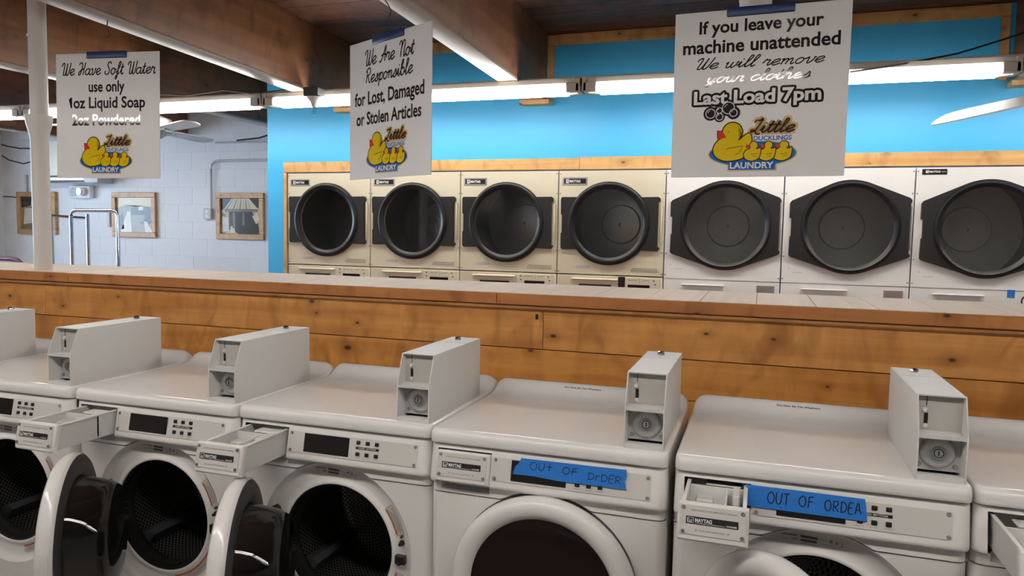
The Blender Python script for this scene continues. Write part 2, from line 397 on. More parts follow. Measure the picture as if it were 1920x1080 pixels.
def words_split(mb, gap):
    """separate artwork into words: clusters of faces with a clear gap along X"""
    bm = mb.bm; bm.faces.ensure_lookup_table(); seen = set(); isl = []
    for f in bm.faces:
        if f in seen: continue
        st = [f]; seen.add(f); fsx = []
        while st:
            g = st.pop(); fsx.append(g)
            for v in g.verts:
                for h in v.link_faces:
                    if h not in seen: seen.add(h); st.append(h)
        xs = [v.co.x for g in fsx for v in g.verts]; isl.append((min(xs), max(xs), fsx))
    isl.sort(key=lambda q: q[0]); groups = []
    for lo, hi, fsx in isl:
        if groups and lo - groups[-1][1] < gap: groups[-1][1] = max(hi, groups[-1][1]); groups[-1][2] += fsx
        else: groups.append([lo, hi, list(fsx)])
    out = []
    for lo, hi, fsx in groups:
        n = MB(); mp = {}
        for g in fsx:
            n.bm.faces.new([mp.setdefault(v, None) or mp.__setitem__(v, n.bm.verts.new(v.co)) or mp[v] for v in g.verts])
        out.append(n)
    bm.free()
    return out

SCRIPT = {
 'a': (.5, [[(.36,.42),(.22,.5),(.06,.36),(.04,.12),(.15,0),(.3,.12),(.38,.5)], [(.38,.5),(.36,.12),(.44,0),(.54,.1)]]),
 'b': (.42, [[(0,.12),(.12,.5),(.2,.9),(.14,1),(.08,.85),(.08,.15),(.16,0),(.3,.06),(.36,.3),(.28,.48),(.12,.4)]]),
 'c': (.4, [[(.34,.4),(.24,.5),(.08,.38),(.05,.15),(.16,0),(.32,.08),(.4,.16)]]),
 'e': (.42, [[(0,.14),(.2,.24),(.34,.38),(.26,.5),(.1,.42),(.05,.18),(.16,0),(.32,.06),(.42,.16)]]),
 'f': (.34, [[(0,.1),(.16,.4),(.3,.85),(.24,1),(.16,.85),(.14,.2),(.12,-.3),(.04,-.38),(.02,-.25),(.14,0),(.3,.1)]]),
 'h': (.48, [[(0,.12),(.14,.5),(.22,.88),(.15,1),(.09,.85),(.08,0)], [(.08,.25),(.2,.48),(.32,.45),(.32,.1),(.38,0),(.48,.12)]]),
 'i': (.26, [[(0,.12),(.1,.5),(.1,.1),(.16,0),(.26,.12)], [(.11,.66),(.13,.73)]]),
 'l': (.28, [[(0,.12),(.14,.5),(.22,.88),(.15,1),(.09,.85),(.1,.1),(.17,0),(.28,.12)]]),
 'm': (.62, [[(0,.4),(.06,.5),(.08,.4),(.08,0)], [(.08,.3),(.2,.5),(.27,.4),(.27,0)], [(.27,.3),(.4,.5),(.47,.4),(.47,.1),(.53,0),(.62,.12)]]),
 'n': (.46, [[(0,.4),(.06,.5),(.08,.4),(.08,0)], [(.08,.3),(.22,.5),(.3,.4),(.3,.1),(.36,0),(.46,.12)]]),
 'o': (.44, [[(.2,.5),(.07,.4),(.04,.18),(.14,0),(.28,.06),(.34,.28),(.26,.46),(.2,.5)], [(.26,.46),(.34,.38),(.44,.42)]]),
 'p': (.42, [[(0,.3),(.08,.5),(.08,.2),(.06,-.38)], [(.08,.3),(.2,.5),(.34,.42),(.34,.15),(.22,0),(.09,.1)]]),
 'r': (.36, [[(0,.2),(.08,.55),(.12,.46),(.26,.46),(.24,.2),(.28,0),(.38,.1)]]),
 's': (.36, [[(0,.08),(.14,.3),(.2,.52),(.28,.25),(.24,.02),(.1,0),(.04,.08)], [(.26,.06),(.36,.14)]]),
 't': (.28, [[(0,.12),(.1,.45),(.14,.85),(.1,.2),(.16,0),(.28,.12)], [(0,.55),(.26,.58)]]),
 'u': (.47, [[(0,.35),(.06,.5),(.06,.15),(.14,0),(.28,.1),(.32,.5)], [(.32,.5),(.32,.1),(.38,0),(.48,.12)]]),
 'v': (.4, [[(0,.38),(.06,.5),(.1,.4),(.12,.05),(.2,0),(.32,.25),(.32,.5),(.4,.42)]]),
 'w': (.56, [[(0,.35),(.06,.5),(.07,.15),(.14,0),(.25,.12),(.28,.5)], [(.28,.5),(.28,.12),(.36,0),(.48,.2),(.48,.5),(.56,.42)]]),
 'y': (.44, [[(0,.35),(.06,.5),(.06,.18),(.14,.02),(.28,.12),(.32,.5)], [(.32,.5),(.3,-.2),(.18,-.38),(.08,-.28),(.2,-.1),(.42,.1)]]),
 'A': (.56, [[(0,.1),(.06,0),(.18,.15),(.34,.7),(.42,1),(.44,.5),(.45,0)], [(.1,.38),(.3,.45),(.56,.4)]]),
 'H': (.56, [[(0,.8),(.06,.95),(.24,.95),(.26,.6),(.2,.1),(.08,0),(.04,.15),(.2,.4),(.42,.5)], [(.5,1),(.44,.5),(.42,0)]]),
 'L': (.44, [[(0,.75),(.05,.93),(.2,.9),(.3,1.05),(.28,.6),(.2,.15),(.06,.05),(.04,.2),(.2,.12),(.36,-.12),(.5,-.08)]]),
 'N': (.58, [[(0,.75),(.06,.95),(.16,.95),(.2,.7),(.2,0)], [(.2,.5),(.32,.95),(.42,.95),(.46,.8),(.46,.1),(.52,0),(.6,.12)]]),
 'R': (.5, [[(.1,.8),(.1,0)], [(0,.75),(.1,.95),(.28,1),(.38,.8),(.3,.55),(.14,.5)], [(.18,.5),(.3,.25),(.4,0),(.5,.06)]]),
 'S': (.5, [[(.44,.82),(.38,1),(.24,.96),(.18,.75),(.28,.55),(.38,.35),(.34,.08),(.18,0),(.04,.12),(.08,.28)]]),
 'W': (.72, [[(0,.7),(.04,.92),(.16,.98),(.2,.8),(.2,.12),(.26,0),(.38,.15),(.44,.98)], [(.44,.98),(.44,.12),(.52,0),(.64,.2),(.7,1.02)]]),
 ' ': (.3, [])}
HAND = {
 'O': (.62, [[(.3,1),(.06,.75),(.04,.3),(.24,0),(.48,.12),(.54,.55),(.4,.92),(.26,1)]]),
 'U': (.56, [[(.04,1),(.04,.35),(.16,.02),(.36,.06),(.46,.4),(.48,1)]]),
 'T': (.5, [[(0,.96),(.48,1)], [(.26,.98),(.24,.02)]]),
 't': (.5, [[(.04,.58),(.46,.62)], [(.28,1),(.26,.05)]]),
 'F': (.5, [[(.08,0),(.1,.98)], [(.08,.97),(.46,1)], [(.09,.52),(.38,.54)]]),
 'f': (.5, [[(.1,0),(.14,.9)], [(.1,.88),(.42,.92)], [(.0,.46),(.46,.5)]]),
 'D': (.58, [[(.08,.95),(.1,0)], [(0,.92),(.3,.95),(.52,.6),(.4,.15),(.06,0)]]),
 'R': (.56, [[(.08,0),(.06,.95)], [(0,.9),(.3,1),(.44,.78),(.3,.52),(.08,.46)], [(.16,.48),(.5,0)]]),
 'r': (.4, [[(.08,.75),(.08,0)], [(.08,.5),(.2,.72),(.34,.68)]]),
 'E': (.48, [[(.42,1),(.08,.96),(.06,.02),(.42,0)], [(.07,.52),(.34,.54)]]),
 'A': (.56, [[(.04,0),(.2,.95),(.32,.95),(.4,.45),(.56,.1)], [(.1,.4),(.42,.42)]]),
 ' ': (.42, [])}
def script_into(mb, s, x0, x1, base, cap, wd, y=0.0, shear=0.18, table=SCRIPT, rise=0.0, gap=0.0):
    X = 0; strokes = []
    for ch in s:
        adv, st = table[ch]
        for q in st: strokes.append([(X + p[0] + shear * p[1], p[1]) for p in q])
        X += adv + gap
    sx = (x1 - x0) / X
    for q in strokes:
        pts = [(x0 + p[0] * sx, base + p[1] * cap + rise * p[0] / X) for p in sample(q, k=4)]
        ribbon(mb, pts, wd, y)

def bx(name, x0, x1, y0, y1, z0, z1, m, parent=None, bev=0.0):
    return MB().box(x0, x1, y0, y1, z0, z1, bev).obj(name, m, parent)
# ------------------------------------------------------------------ room shell
def zb(y): return 2.56 + 0.03 * (3.46 - y)       # underside of the beams
def zc(y): return 3.04 + 0.03 * (3.46 - y)       # underside of the roof deck
XL, XR, YF, YB = -6.95, 7.0, -6.0, 5.0
struct(bx('floor', XL, XR, YF, YB + 0.1, -0.1, 0, M['floor']))
ceil = struct(MB().prism([(YF, zc(YF) + 0.02), (YB + 0.1, zc(YB + 0.1) + 0.02), (YB + 0.1, zc(YB) + 0.12), (YF, zc(YF) + 0.12)], XL - 0.1, XR + 0.1, 'YZ').obj('ceiling', M['deck']))
pk = MB().box(-1.999, 1.999, -0.0665, 0.0665, -0.019, 0.0, 0.003, 1).mesh('ceiling_plank', M['deck'])
rr = random.Random(3); y = -0.6; n = 0
while y < 5.0:
    x = -7.0 + rr.random() * -3.5
    while x < 7.0:
        cxp = x + 2.0
        if cxp + 2 > -7.5 and cxp - 2 < 7.2:
            mesh_obj('ceiling_plank', pk, ceil, (cxp, y, zc(y) + 0.018 + rr.uniform(-0.001, 0.001)), (-0.03, 0, 0))
        x += 4.0
    y += 0.136
# walls
wb = struct(bx('wall_back', XL, -1.72, YB + 0.0035, YB + 0.12, 0, 3.1, M['mortar']))
bk = MB().box(-0.1996, 0.1996, 0, 0.014, -0.0996, 0.0996, 0.001, 1).mesh('block', M['block'])
for r in range(11):
    zz = 0.915 + r * 0.2; x = -6.95 + (0.2 if r % 2 else 0.0)
    while x < -1.6:
        c0 = x + 0.2
        if zz + .1 < zc(YB) and not (r == 1 and abs(c0 + 3.55) < 0.21): mesh_obj('block', bk, wb, (c0, YB, zz))
        x += 0.4
MB().box(-0.1985, 0.1985, 0.007, 0.014, -0.0985, 0.0985, 0.001, 1).obj('block', M['block'], wb, (-3.55, YB, 1.115))   # one block sits back from the others
struct(bx('baseboard_back', XL, -1.72, 4.955, YB, 1.02, 1.06, M['plaster']))
wl = MB()
wl.box(XL - 0.1, XL, YF, 0.8, 0, 3.4).box(XL - 0.1, XL, 3.8, YB + 0.1, 0, 3.4).box(XL - 0.1, XL, 0.8, 3.8, 0, 0.9).box(XL - 0.1, XL, 0.8, 3.8, 2.6, 3.4)
struct(wl.obj('wall_left', M['block']))
struct(bx('wall_right', XR, XR + 0.1, YF, YB, 0, 3.4, M['plaster']))
struct(bx('wall_front', XL, XR, YF - 0.1, YF, 0, 3.4, M['plaster']))
wn = struct(MB().box(XL - 0.09, XL + 0.02, 0.74, 0.8, 0.84, 2.66).box(XL - 0.09, XL + 0.02, 3.8, 3.86, 0.84, 2.66).box(XL - 0.09, XL + 0.02, 0.8, 3.8, 0.84, 0.9).box(XL - 0.09, XL + 0.02, 0.8, 3.8, 2.6, 2.66).box(XL - 0.07, XL, 2.27, 2.33, 0.9, 2.6).obj('window_1', M['emlight']))
for a, b in ((0.8, 2.27), (2.33, 3.8)):
    bx('pane', XL - 0.05, XL - 0.044, a, b, 0.9, 2.6, mat('window_glass', (0.95, 0.97, 1), 0.0, trans=1.0, ior=1.02, var=0.0), wn)
# blue partition with the dryers let into it
DY = 3.459; DX0 = -1.557; DX1 = DX0 + 0.8 * 4 + 0.801 * 3
wp = MB()
wp.box(-1.768, XR, DY + 0.012, DY + 0.1, 2.034, 3.1).box(-1.768, DX0 - 0.006, DY + 0.012, DY + 0.1, 0, 2.034).box(DX1 + 0.006, XR, DY + 0.012, DY + 0.1, 0, 2.034)
wp.box(-1.768, -1.70, DY + 0.1, YB, 0, 3.1)
struct(wp.obj('wall_partition', M['blue_wall']))
tn = MB().box(-1.592, 1.0, DY - 0.012, DY + 0.012, 2.036, 2.122, 0.003, 1).obj('trim_1', M['pine_pale']); struct(tn)
struct(MB().box(1.003, 4.2, DY - 0.012, DY + 0.012, 2.036, 2.128, 0.003, 1).obj('trim_2', M['pine_pale']))
struct(MB().box(4.203, XR, DY - 0.012, DY + 0.012, 2.036, 2.128, 0.003, 1).obj('trim_3', M['pine_pale']))
struct(MB().box(-1.592, DX0 - 0.006, DY - 0.012, DY + 0.012, 0, 2.034, 0.003, 1).obj('trim_4', M['pine_pale_z']))
nt_ = 5
for x0, x1 in ((-0.80, 0.595), (0.738, 2.165), (2.31, 3.72)):
    for bb, mm in (((x0, x1, 2.955, 3.035), 'pine_pale'), ((x0, x0 + 0.05, 2.565, 2.953), 'pine_pale_z'), ((x1 - 0.05, x1, 2.565, 2.953), 'pine_pale_z')):
        struct(MB().box(bb[0], bb[1], DY - 0.01, DY + 0.012, bb[2], bb[3], 0.003, 1).obj('trim_%d' % nt_, M[mm])); nt_ += 1
# beams
def beam(xr, y0, y1, level=None, label=''):
    f = (lambda y: level) if level else zb
    o = MB().prism([(y0, f(y0)), (y1, f(y1)), (y1, zc(y1) - 0.003), (y0, zc(y0) - 0.003)], xr - 0.135, xr, 'YZ', 0.004).obj('ceiling_beam', M['beam'])
    tag(o, label, 'beam', None); o['kind'] = 'structure'
    MB().prism([(y0, f(y0) - 0.018), (y1, f(y1) - 0.018), (y1, f(y1) - 0.001), (y0, f(y0) - 0.001)], xr - 0.137, xr + 0.002, 'YZ', 0.002).obj('beam_underside', M['soffit'], o)  # thin slab giving the underside a paler tone than the beam sides
    return o
beam(0.735, -5.9, 3.43, label='brown timber ceiling beam running to the blue wall beside the middle hanging sign')
beam(-0.875, -5.9, 3.43, label='brown timber ceiling beam above the soft water sign reaching the left end of the blue wall')
beam(2.305, -5.9, 3.43, label='brown timber ceiling beam hidden behind the large unattended machine sign')
beam(3.875, -5.9, 3.43, label='brown timber ceiling beam at the top right corner against the blue wall')
beam(-2.36, -5.9, 4.97, 2.60, label='brown timber ceiling beam passing behind the cream column')
beam(-3.975, -5.9, 4.97, 2.60, label='brown timber ceiling beam ending on the white block wall above the fan')
beam(-5.54, -5.9, 4.97, 2.60, label='farthest left brown timber beam on the white block wall')
for xc in (-0.935, 0.664, 2.24, 3.835):
    o = bx('trim_%d' % nt_, xc - 0.114, xc + 0.114, 3.36, DY + 0.01, 2.515, 2.546, M['pine_pale']); nt_ += 1; struct(o)

# ------------------------------------------------------------------ long counter behind the washers
CYF, CYB, CZT = 0.88, 1.4437, 1.3177
ct = thing('counter', 'long half wall counter clad in orange knotty pine with a grey tiled top', 'counter', (0.6, 1.16, 0))
def cpart(name, mb, m): 
    o = mb.obj(name, m, ct); o.location = (-0.6, -1.16, 0); return o
CX0, CX1 = -3.6, 4.9
cpart('core', MB().box(CX0, CX1, 0.9255, CYB - 0.02, 0, CZT - 0.022), M['pine_trim'])
cpart('grout_bed', MB().box(CX0, CX1, CYF + 0.004, CYB - 0.002, CZT - 0.022, CZT - 0.0025), M['grout'])
tp_, tj = 0.2037, 1.8895
tm = MB().box(0.0012, tp_ - 0.0012, CYF + 0.0015, CYB, CZT - 0.010, CZT, 0.0012, 1)
bmesh.ops.translate(tm.bm, verts=tm.bm.verts, vec=(-tp_ / 2, -1.16, 0))
tm = tm.mesh('tile', M['tile'])
i0 = math.floor((CX0 - tj) / tp_) + 1
for i in range(i0, int((CX1 - tj) / tp_)):
    mesh_obj('tile', tm, ct, (tj + i * tp_ + tp_ / 2 - 0.6, 0, rr.uniform(-0.0006, 0.0004)))
for a, b in ((CX0, -1.05), (-1.048, 1.279), (1.281, CX1)):
    cpart('edge_board', MB().box(a, b, CYF, CYF + 0.03, 1.268, CZT - 0.0015, 0.003, 1), M['pine_trim'])
cpart('molding', MB().prism([(0.896, 1.268), (0.888, 1.262), (0.886, 1.254), (0.893, 1.246), (0.93, 1.246), (0.93, 1.268)], CX0, CX1, 'YZ'), M['molding'])
def planks(z0, z1, xs):
    for a, b in zip(xs, xs[1:]):
        cpart('wall_plank', MB().box(a + 0.001, b - 0.001, 0.90, 0.925, z0 + 0.0018, z1 - 0.0018, 0.001, 1), M['pine'])
planks(1.0885, 1.256, [CX0, -1.232, 1.477, CX1])
planks(0.9295, 1.0885, [CX0, -2.2, 3.6, CX1])
planks(0.77, 0.9295, [CX0, 0.4, CX1])
planks(0.61, 0.77, [CX0, 2.1, CX1])
cpart('keyhole_plate', MB().box(-0.006, 0.006, 0.8985, 0.9005, -0.011, 0.011), M['black']).location = (1.45 - 0.6, -1.16, 1.222)

# cream pipe column standing on the counter
cl = thing('column', 'cream painted round steel column standing on the counter beside the soft water sign', 'column', (-1.408, 1.038, CZT))
MB().lathe([(0, 0), (0.044, 0), (0.0438, 0.70), (0.050, 0.735), (0.061, 0.775), (0.066, 0.81), (0.066, 0.826), (0.0438, 0.830), (0, 0.830)], n=40, axis='Z').obj('lower_sleeve', M['column'], cl)
MB().lathe([(0.0436, 0.829), (0.0436, 1.83)], n=40, axis='Z').obj('upper_pipe', M['column'], cl).rotation_euler = (0, 0.006, 0)
MB().lathe([(0.0438, 1.24), (0.046, 1.245), (0.0438, 1.25)], n=40, axis='Z').obj('weld_ring', M['column'], cl)

# ------------------------------------------------------------------ fluorescent rows
tube_me = {}
def fixture(x0, y, z, tm, label, group):
    t = thing('fluorescent_light', label, 'light', (x0 + 1.219, y, z), 0, group)
    Lh = 1.213
    MB().prism([(-0.055, 0.075), (0.055, 0.075), (0.060, 0.045), (0.088, 0.012), (0.084, 0.010), (0.05, 0.032), (-0.03, 0.032), (-0.055, 0.045)], -Lh, Lh, 'YZ').obj('housing', M['fixture'], t)  # rear wing shaped to keep tube light off the wall above
    for s in (-1, 1):
        if tm.name not in tube_me:
            tube_me[tm.name] = MB().tube([(-Lh + 0.10, 0, 0), (Lh - 0.10, 0, 0)], 0.0195, 10).mesh('tube', tm)
        mesh_obj('tube', tube_me[tm.name], t, (0, s * 0.05, 0.0))
        for e in (-1, 1):
            MB().box(e * (Lh - 0.05) - 0.045, e * (Lh - 0.05) + 0.045, s * 0.05 - 0.02, s * 0.05 + 0.02, -0.014, 0.046, 0.006, 1).obj('lamp_holder', M['fixture'], t)
    for e in (-1, 1):
        MB().box(e * Lh - (0.03 if e > 0 else 0), e * Lh + (0.03 if e < 0 else 0), -0.07, 0.07, -0.012, 0.076, 0.004, 1).obj('end_bracket', M['fixture'], t)
names_back = ['far left fluorescent strip light running behind the cream column', 'fluorescent strip light seen left of the blue wall beside the soft water sign',
              'fluorescent strip light in front of the blue wall crossing behind the middle sign', 'fluorescent strip light on the right crossing behind the unattended machine sign', 'fluorescent strip light beyond the right edge of the picture']
for i, lb in enumerate(names_back):
    fixture(-6.146 + i * 2.4385, 2.80, 2.485, M['tube'], lb, 'fluorescent lights along the blue wall')
for i in range(4):
    fixture(-4.95 + i * 2.4385, -1.3, 2.50, M['tube_front'], 'overhead fluorescent strip light above the washer aisle outside the picture', 'fluorescent lights over the washer aisle')
# steel rail the back row hangs from, with loose cable clipped along it
o = MB().box(-6.2, XR, 2.775, 2.825, 2.563, 2.575).obj('light_rail', M['fixture']); tag(o, 'long thin steel rail carrying the row of fluorescent lights under the beams', 'rail')
t = thing('lampholder', 'small dark junction box with a bare pointed bulb hanging below a ceiling beam', 'lamp', (-0.765, 2.66, 2.40))
MB().box(-0.06, 0.06, -0.05, 0.05, 0.10, 0.165, 0.006, 1).obj('junction_box', M['darkgrey'], t)
MB().lathe([(0.055, 0.10), (0.05, 0.09), (0.026, 0.065), (0.016, 0.03), (0, 0.03)], n=20, axis='Z').obj('socket', M['fan'], t)
MB().lathe([(0.012, 0.035), (0.014, 0.01), (0.017, -0.01), (0.010, -0.026), (0, -0.03)], n=16, axis='Z').obj('bulb', M['clear'], t)
o = MB().tube([(2.75, 2.745, 2.515), (3.0, 2.74, 2.54), (3.3, 2.8, 2.60), (3.55, 2.88, 2.685), (3.75, 3.0, 2.77)], 0.006, 6).obj('cable', M['wire']); tag(o, 'dark loose cable rising across the right hand strip light to the beam', 'cable')
o = MB().tube([(-3.2, 2.73, 2.60), (-2.75, 2.72, 2.575), (-2.55, 2.72, 2.565), (-2.2, 2.72, 2.59), (-1.95, 2.72, 2.57), (-1.6, 2.72, 2.595), (-1.35, 2.72, 2.56), (-1.1, 2.72, 2.57), (-0.83, 2.68, 2.57)], 0.006, 6).obj('cable', M['wire']); tag(o, 'thin dark cable draped along the strip light left of the blue wall', 'cable')

# ------------------------------------------------------------------ ceiling fans
def fan(label, x, y, z, angs, bl=0.62, bw=0.13, pitch=-12):
    t = thing('ceiling_fan', label, 'fan', (x, y, z))
    MB().lathe([(0, -0.10), (0.05, -0.095), (0.085, -0.07), (0.14, -0.045), (0.15, 0.0), (0.13, 0.06), (0.06, 0.09), (0.02, 0.10), (0, 0.10)], n=32, axis='Z').obj('motor', M['fan_grey'], t)
    MB().lathe([(0, 0.09), (0.014, 0.09), (0.014, zc(y) - z), (0.06, zc(y) - z - 0.05), (0.06, zc(y) - z - 0.002), (0, zc(y) - z - 0.002)], n=16, axis='Z').obj('down_rod', M['fan'], t)
    out = sample([(0.16, -0.04), (0.22, -0.055), (0.5, -bw / 2), (bl + 0.08, -bw / 2), (bl + 0.14, -0.02), (bl + 0.14, 0.02), (bl + 0.08, bw / 2), (0.5, bw / 2), (0.22, 0.055), (0.16, 0.04)], True, 3)
    for a in angs:
        MB().prism(out, -0.004, 0.004, 'XY').obj('blade', M['fan'], t, (0, 0, -0.03), (math.radians(pitch), 0, math.radians(a)))
        MB().box(0.10, 0.24, -0.02, 0.02, -0.006, 0.006).obj('blade_arm', M['fan_grey'], t, (0, 0, -0.035), (0, 0, math.radians(a)))
fan('grey and white ceiling fan with thin blades half hidden behind the soft water sign', -2.55, 3.02, 2.39, (96, 216, 336), 0.62)
fan('white ceiling fan at the right edge with a bright blade against the blue wall', 3.54, 1.725, 2.23, (114.1, 294.1), 0.765, 0.12, -34)

# ------------------------------------------------------------------ things on and before the white block wall
def picture(label, x0, x1, z0, z1, scene_fn):
    t = thing('framed_picture', label, 'picture', ((x0 + x1) / 2, 4.985, z0), 0)
    wd, ht, fw = x1 - x0, z1 - z0, 0.06
    hx = wd / 2
    for a, b in ((0, fw), (ht - fw, ht)):
        MB().box(-hx, hx, -0.025, 0.012, a, b, 0.004, 1).obj('frame_rail', M['frame_x'], t)
    for a, b in ((-hx, -hx + fw), (hx - fw, hx)):
        MB().box(a, b, -0.025, 0.012, fw, ht - fw, 0.004, 1).obj('frame_stile', M['frame_z'], t)
    MB().box(-hx + fw, hx - fw, 0.0, 0.01, fw, ht - fw).obj('print_backing', M['sepia_sky'], t)
    W, H = wd - 2 * fw, ht - 2 * fw
    def shape(m, pts, lay): 
        mb = MB(); flat(mb, [(-hx + fw + p[0] * W, fw + p[1] * H) for p in pts], -0.0006 * lay); art_obj(mb, 'print_area', M[m], t)
    scene_fn(shape)
def pic_hut(s):
    s('sepia_mid', [(0, .6), (.12, .55), (.12, .0), (0, 0)], 1); s('sepia_dark', [(0, 1), (.28, 1), (.1, .72), (0, .65)], 1); s('sepia_dark', [(.72, 1), (1, 1), (1, .72), (.92, .74)], 1)
    s('sepia_light', [(.28, 1), (.72, 1), (.95, .7), (.08, .7)], 2)
    for k in range(8): s('sepia_sky' if k % 2 else 'sepia_mid', [(.32 + k * .05, 1), (.335 + k * .05, 1), (.17 + k * .085, .7), (.13 + k * .085, .7)], 3)
    s('sepia_mid', [(.08, .7), (.95, .7), (.93, .62), (.1, .62)], 3); s('sepia_dark', [(.2, .62), (.8, .62), (.95, .3), (1, 0), (.45, 0), (.3, .1), (.2, .12)], 2)
    s('sepia_mid', [(.3, .6), (.36, .6), (.36, .2), (.3, .15)], 3); s('sepia_mid', [(.55, .6), (.6, .6), (.6, .25), (.55, .25)], 3); s('sepia_light', [(.8, .5), (.93, .6), (1, .4), (.9, .28)], 3)
    s('sepia_light', [(.02, .5), (.18, .45), (.22, .08), (0, .04)], 2); s('sepia_light', [(.24, .22), (.34, .22), (.36, .05), (.24, .03)], 3)
def pic_road(s):
    s('sepia_mid', [(0, .7), (.25, .78), (.5, .74), (.8, .76), (1, .72), (1, 0), (0, 0)], 1); s('sepia_dark', [(.4, .72), (.95, .74), (1, .3), (.85, .2), (.6, .3), (.42, .45)], 2)
    s('sepia_light', [(.3, .6), (.38, .6), (.42, 0), (.1, 0)], 2); s('sepia_mid', [(.42, .5), (.8, .5), (.78, .3), (.44, .3)], 3); s('sepia_light', [(.75, .36), (.85, .3), (1, 0), (.8, 0)], 3); s('sepia_light', [(.63, .74), (.75, .74), (.74, .64), (.62, .64)], 3)
    s('sepia_light', [(.06, .96), (.4, .92), (.42, .9), (.08, .93)], 2); s('sepia_dark', [(0, .4), (.16, .55), (.2, .1), (0, .05)], 2)
def pic_house(s):
    s('sepia_dark', [(0, 1), (.35, 1), (.3, .72), (0, .66)], 1); s('sepia_mid', [(.05, .66), (.4, .72), (1, .7), (1, 0), (0, 0)], 1); s('sepia_light', [(.1, .64), (.35, .66), (.35, .2), (.05, .15)], 2)
    s('sepia_light', [(.6, .6), (.95, .6), (.95, .4), (.6, .4)], 2); s('sepia_sky', [(.7, .35), (1, .35), (1, 0), (.7, 0)], 2); s('sepia_dark', [(.78, 1), (.9, 1), (.9, .75), (.78, .75)], 2)
picture('pine framed old photograph of a striped pavilion nearest the blue wall', -3.592, -2.946, 1.424, 1.946, pic_hut)
picture('pine framed old photograph of a misty road in the middle of the block wall', -5.12, -4.461, 1.418, 1.951, pic_road)
picture('pine framed old photograph of a house partly hidden by the cream column', -6.675, -6.02, 1.428, 1.958, pic_house)
t = thing('emergency_light', 'white twin lamp emergency light on the block wall under the air conditioner', 'light', (-5.58, 4.985, 1.88))
MB().box(-0.17, 0.17, -0.06, 0.01, 0, 0.15, 0.01).obj('case', M['emlight'], t)
for s in (-1, 1):
    o = MB().lathe([(0, -0.06), (0.05, -0.05), (0.055, -0.02), (0.045, 0.01), (0, 0.015)], n=24).obj('lamp_head', M['clear'] if s < 0 else M['emlight'], t, (s * 0.075, -0.07, 0.075), (0, 0, 0.3 * s))
MB().lathe([(0.03, 0), (0.04, -0.004), (0, -0.006)], n=20).obj('lens', M['chrome'], t, (0.075, -0.133, 0.075))
t = thing('electrical_box', 'small grey electrical box with a conduit bending right along the block wall', 'box', (-3.695, 4.98, 1.648))
MB().box(-0.055, 0.055, -0.04, 0.012, 0, 0.12, 0.006, 1).obj('box', M['conduit'], t)
for zz in (0.035, 0.085): MB().box(-0.02, 0.02, -0.044, -0.039, zz - 0.016, zz + 0.016, 0.003, 1).obj('outlet', M['emlight'], t)
MB().tube([(0.04, -0.012, 0.12), (0.04, -0.012, 0.56), (0.055, -0.012, 0.62), (0.09, -0.012, 0.652), (0.14, -0.012, 0.66), (1.9, -0.012, 0.66)], 0.013, 8).obj('conduit', M['conduit'], t)
o = bx('conduit_stub', -5.20, -5.166, 4.972, 4.998, 1.534, 1.752, M['conduit']); tag(o, 'short vertical grey raceway on the block wall left of the middle picture', 'conduit')
o = bx('conduit_stub', -6.53, -6.50, 4.97, 4.998, 1.96, 2.172, M['conduit']); tag(o, 'short grey pipe on the block wall above the hidden left picture', 'conduit')
o = MB().tube([(-3.6, 4.985, 2.51), (-1.75, 4.985, 2.50)], 0.011, 6).obj('pipe', M['conduit']); tag(o, 'thin grey pipe high on the block wall right of the fan', 'pipe')
o = MB().tube([(-3.3, 4.975, 2.53), (-3.0, 4.97, 2.55), (-2.8, 4.97, 2.60), (-2.55, 4.97, 2.68)], 0.008, 6).obj('cable', M['wire']); tag(o, 'dark cable drooping from the beam over the block wall right of the fan', 'cable')
t = thing('air_conditioner', 'cream wall mounted air conditioner with a silver bottom louvre behind the soft water sign', 'air conditioner', (-5.57, 4.97, 2.05))
MB().box(-0.50, 0.53, -0.24, 0.012, 0.085, 0.50, 0.015).obj('case', M['cream'], t)
MB().tube([(-0.53, -0.20, 0.055), (0.30, -0.20, 0.055)], 0.05, 16).obj('louvre_tube', M['steel'], t)
MB().box(0.30, 0.51, -0.25, -0.02, 0.0, 0.10, 0.01).obj('end_cap', M['conduit'], t)
MB().box(-0.50, 0.30, -0.16, 0.0, 0.04, 0.085).obj('intake_grille', M['cream'], t)
t = thing('switch_panel', 'narrow dark control strip with white switches between the column and the soft water sign', 'switch', (-5.98, 4.675, 2.25))
MB().box(-0.05, 0.05, 0.0, 0.05, 0, 0.30, 0.006, 1).obj('plate', M['darkgrey'], t)
for k in range(3): MB().box(-0.02, 0.04, -0.012, 0.0, 0.02 + k * 0.1, 0.075 + k * 0.1, 0.004, 1).obj('switch', M['emlight'], t)
for pts, lb in (([(-6.93, 4.985, 2.56), (-6.8, 4.98, 2.53), (-6.6, 4.98, 2.50), (-6.34, 4.98, 2.50), (-6.1, 4.98, 2.54)], 'upper thin black wire sagging across the block wall at the left edge'),
                ([(-6.93, 4.985, 2.42), (-6.8, 4.98, 2.36), (-6.55, 4.98, 2.31), (-6.35, 4.98, 2.35), (-6.2, 4.98, 2.42)], 'lower looped thin black wire on the block wall at the left edge'),
                ([(-6.93, 4.985, 1.90), (-6.75, 4.98, 1.895), (-6.6, 4.98, 1.865), (-6.5, 4.98, 1.86)], 'short black wire running to the left framed picture'),
                ([(-6.40, 4.985, 2.72), (-6.33, 4.98, 2.60), (-6.26, 4.98, 2.50), (-6.2, 4.98, 2.46)], 'black cable dropping from the beam behind the cream column')):
    o = MB().tube(pts, 0.007, 6).obj('wire', M['wire']); tag(o, lb, 'wire')
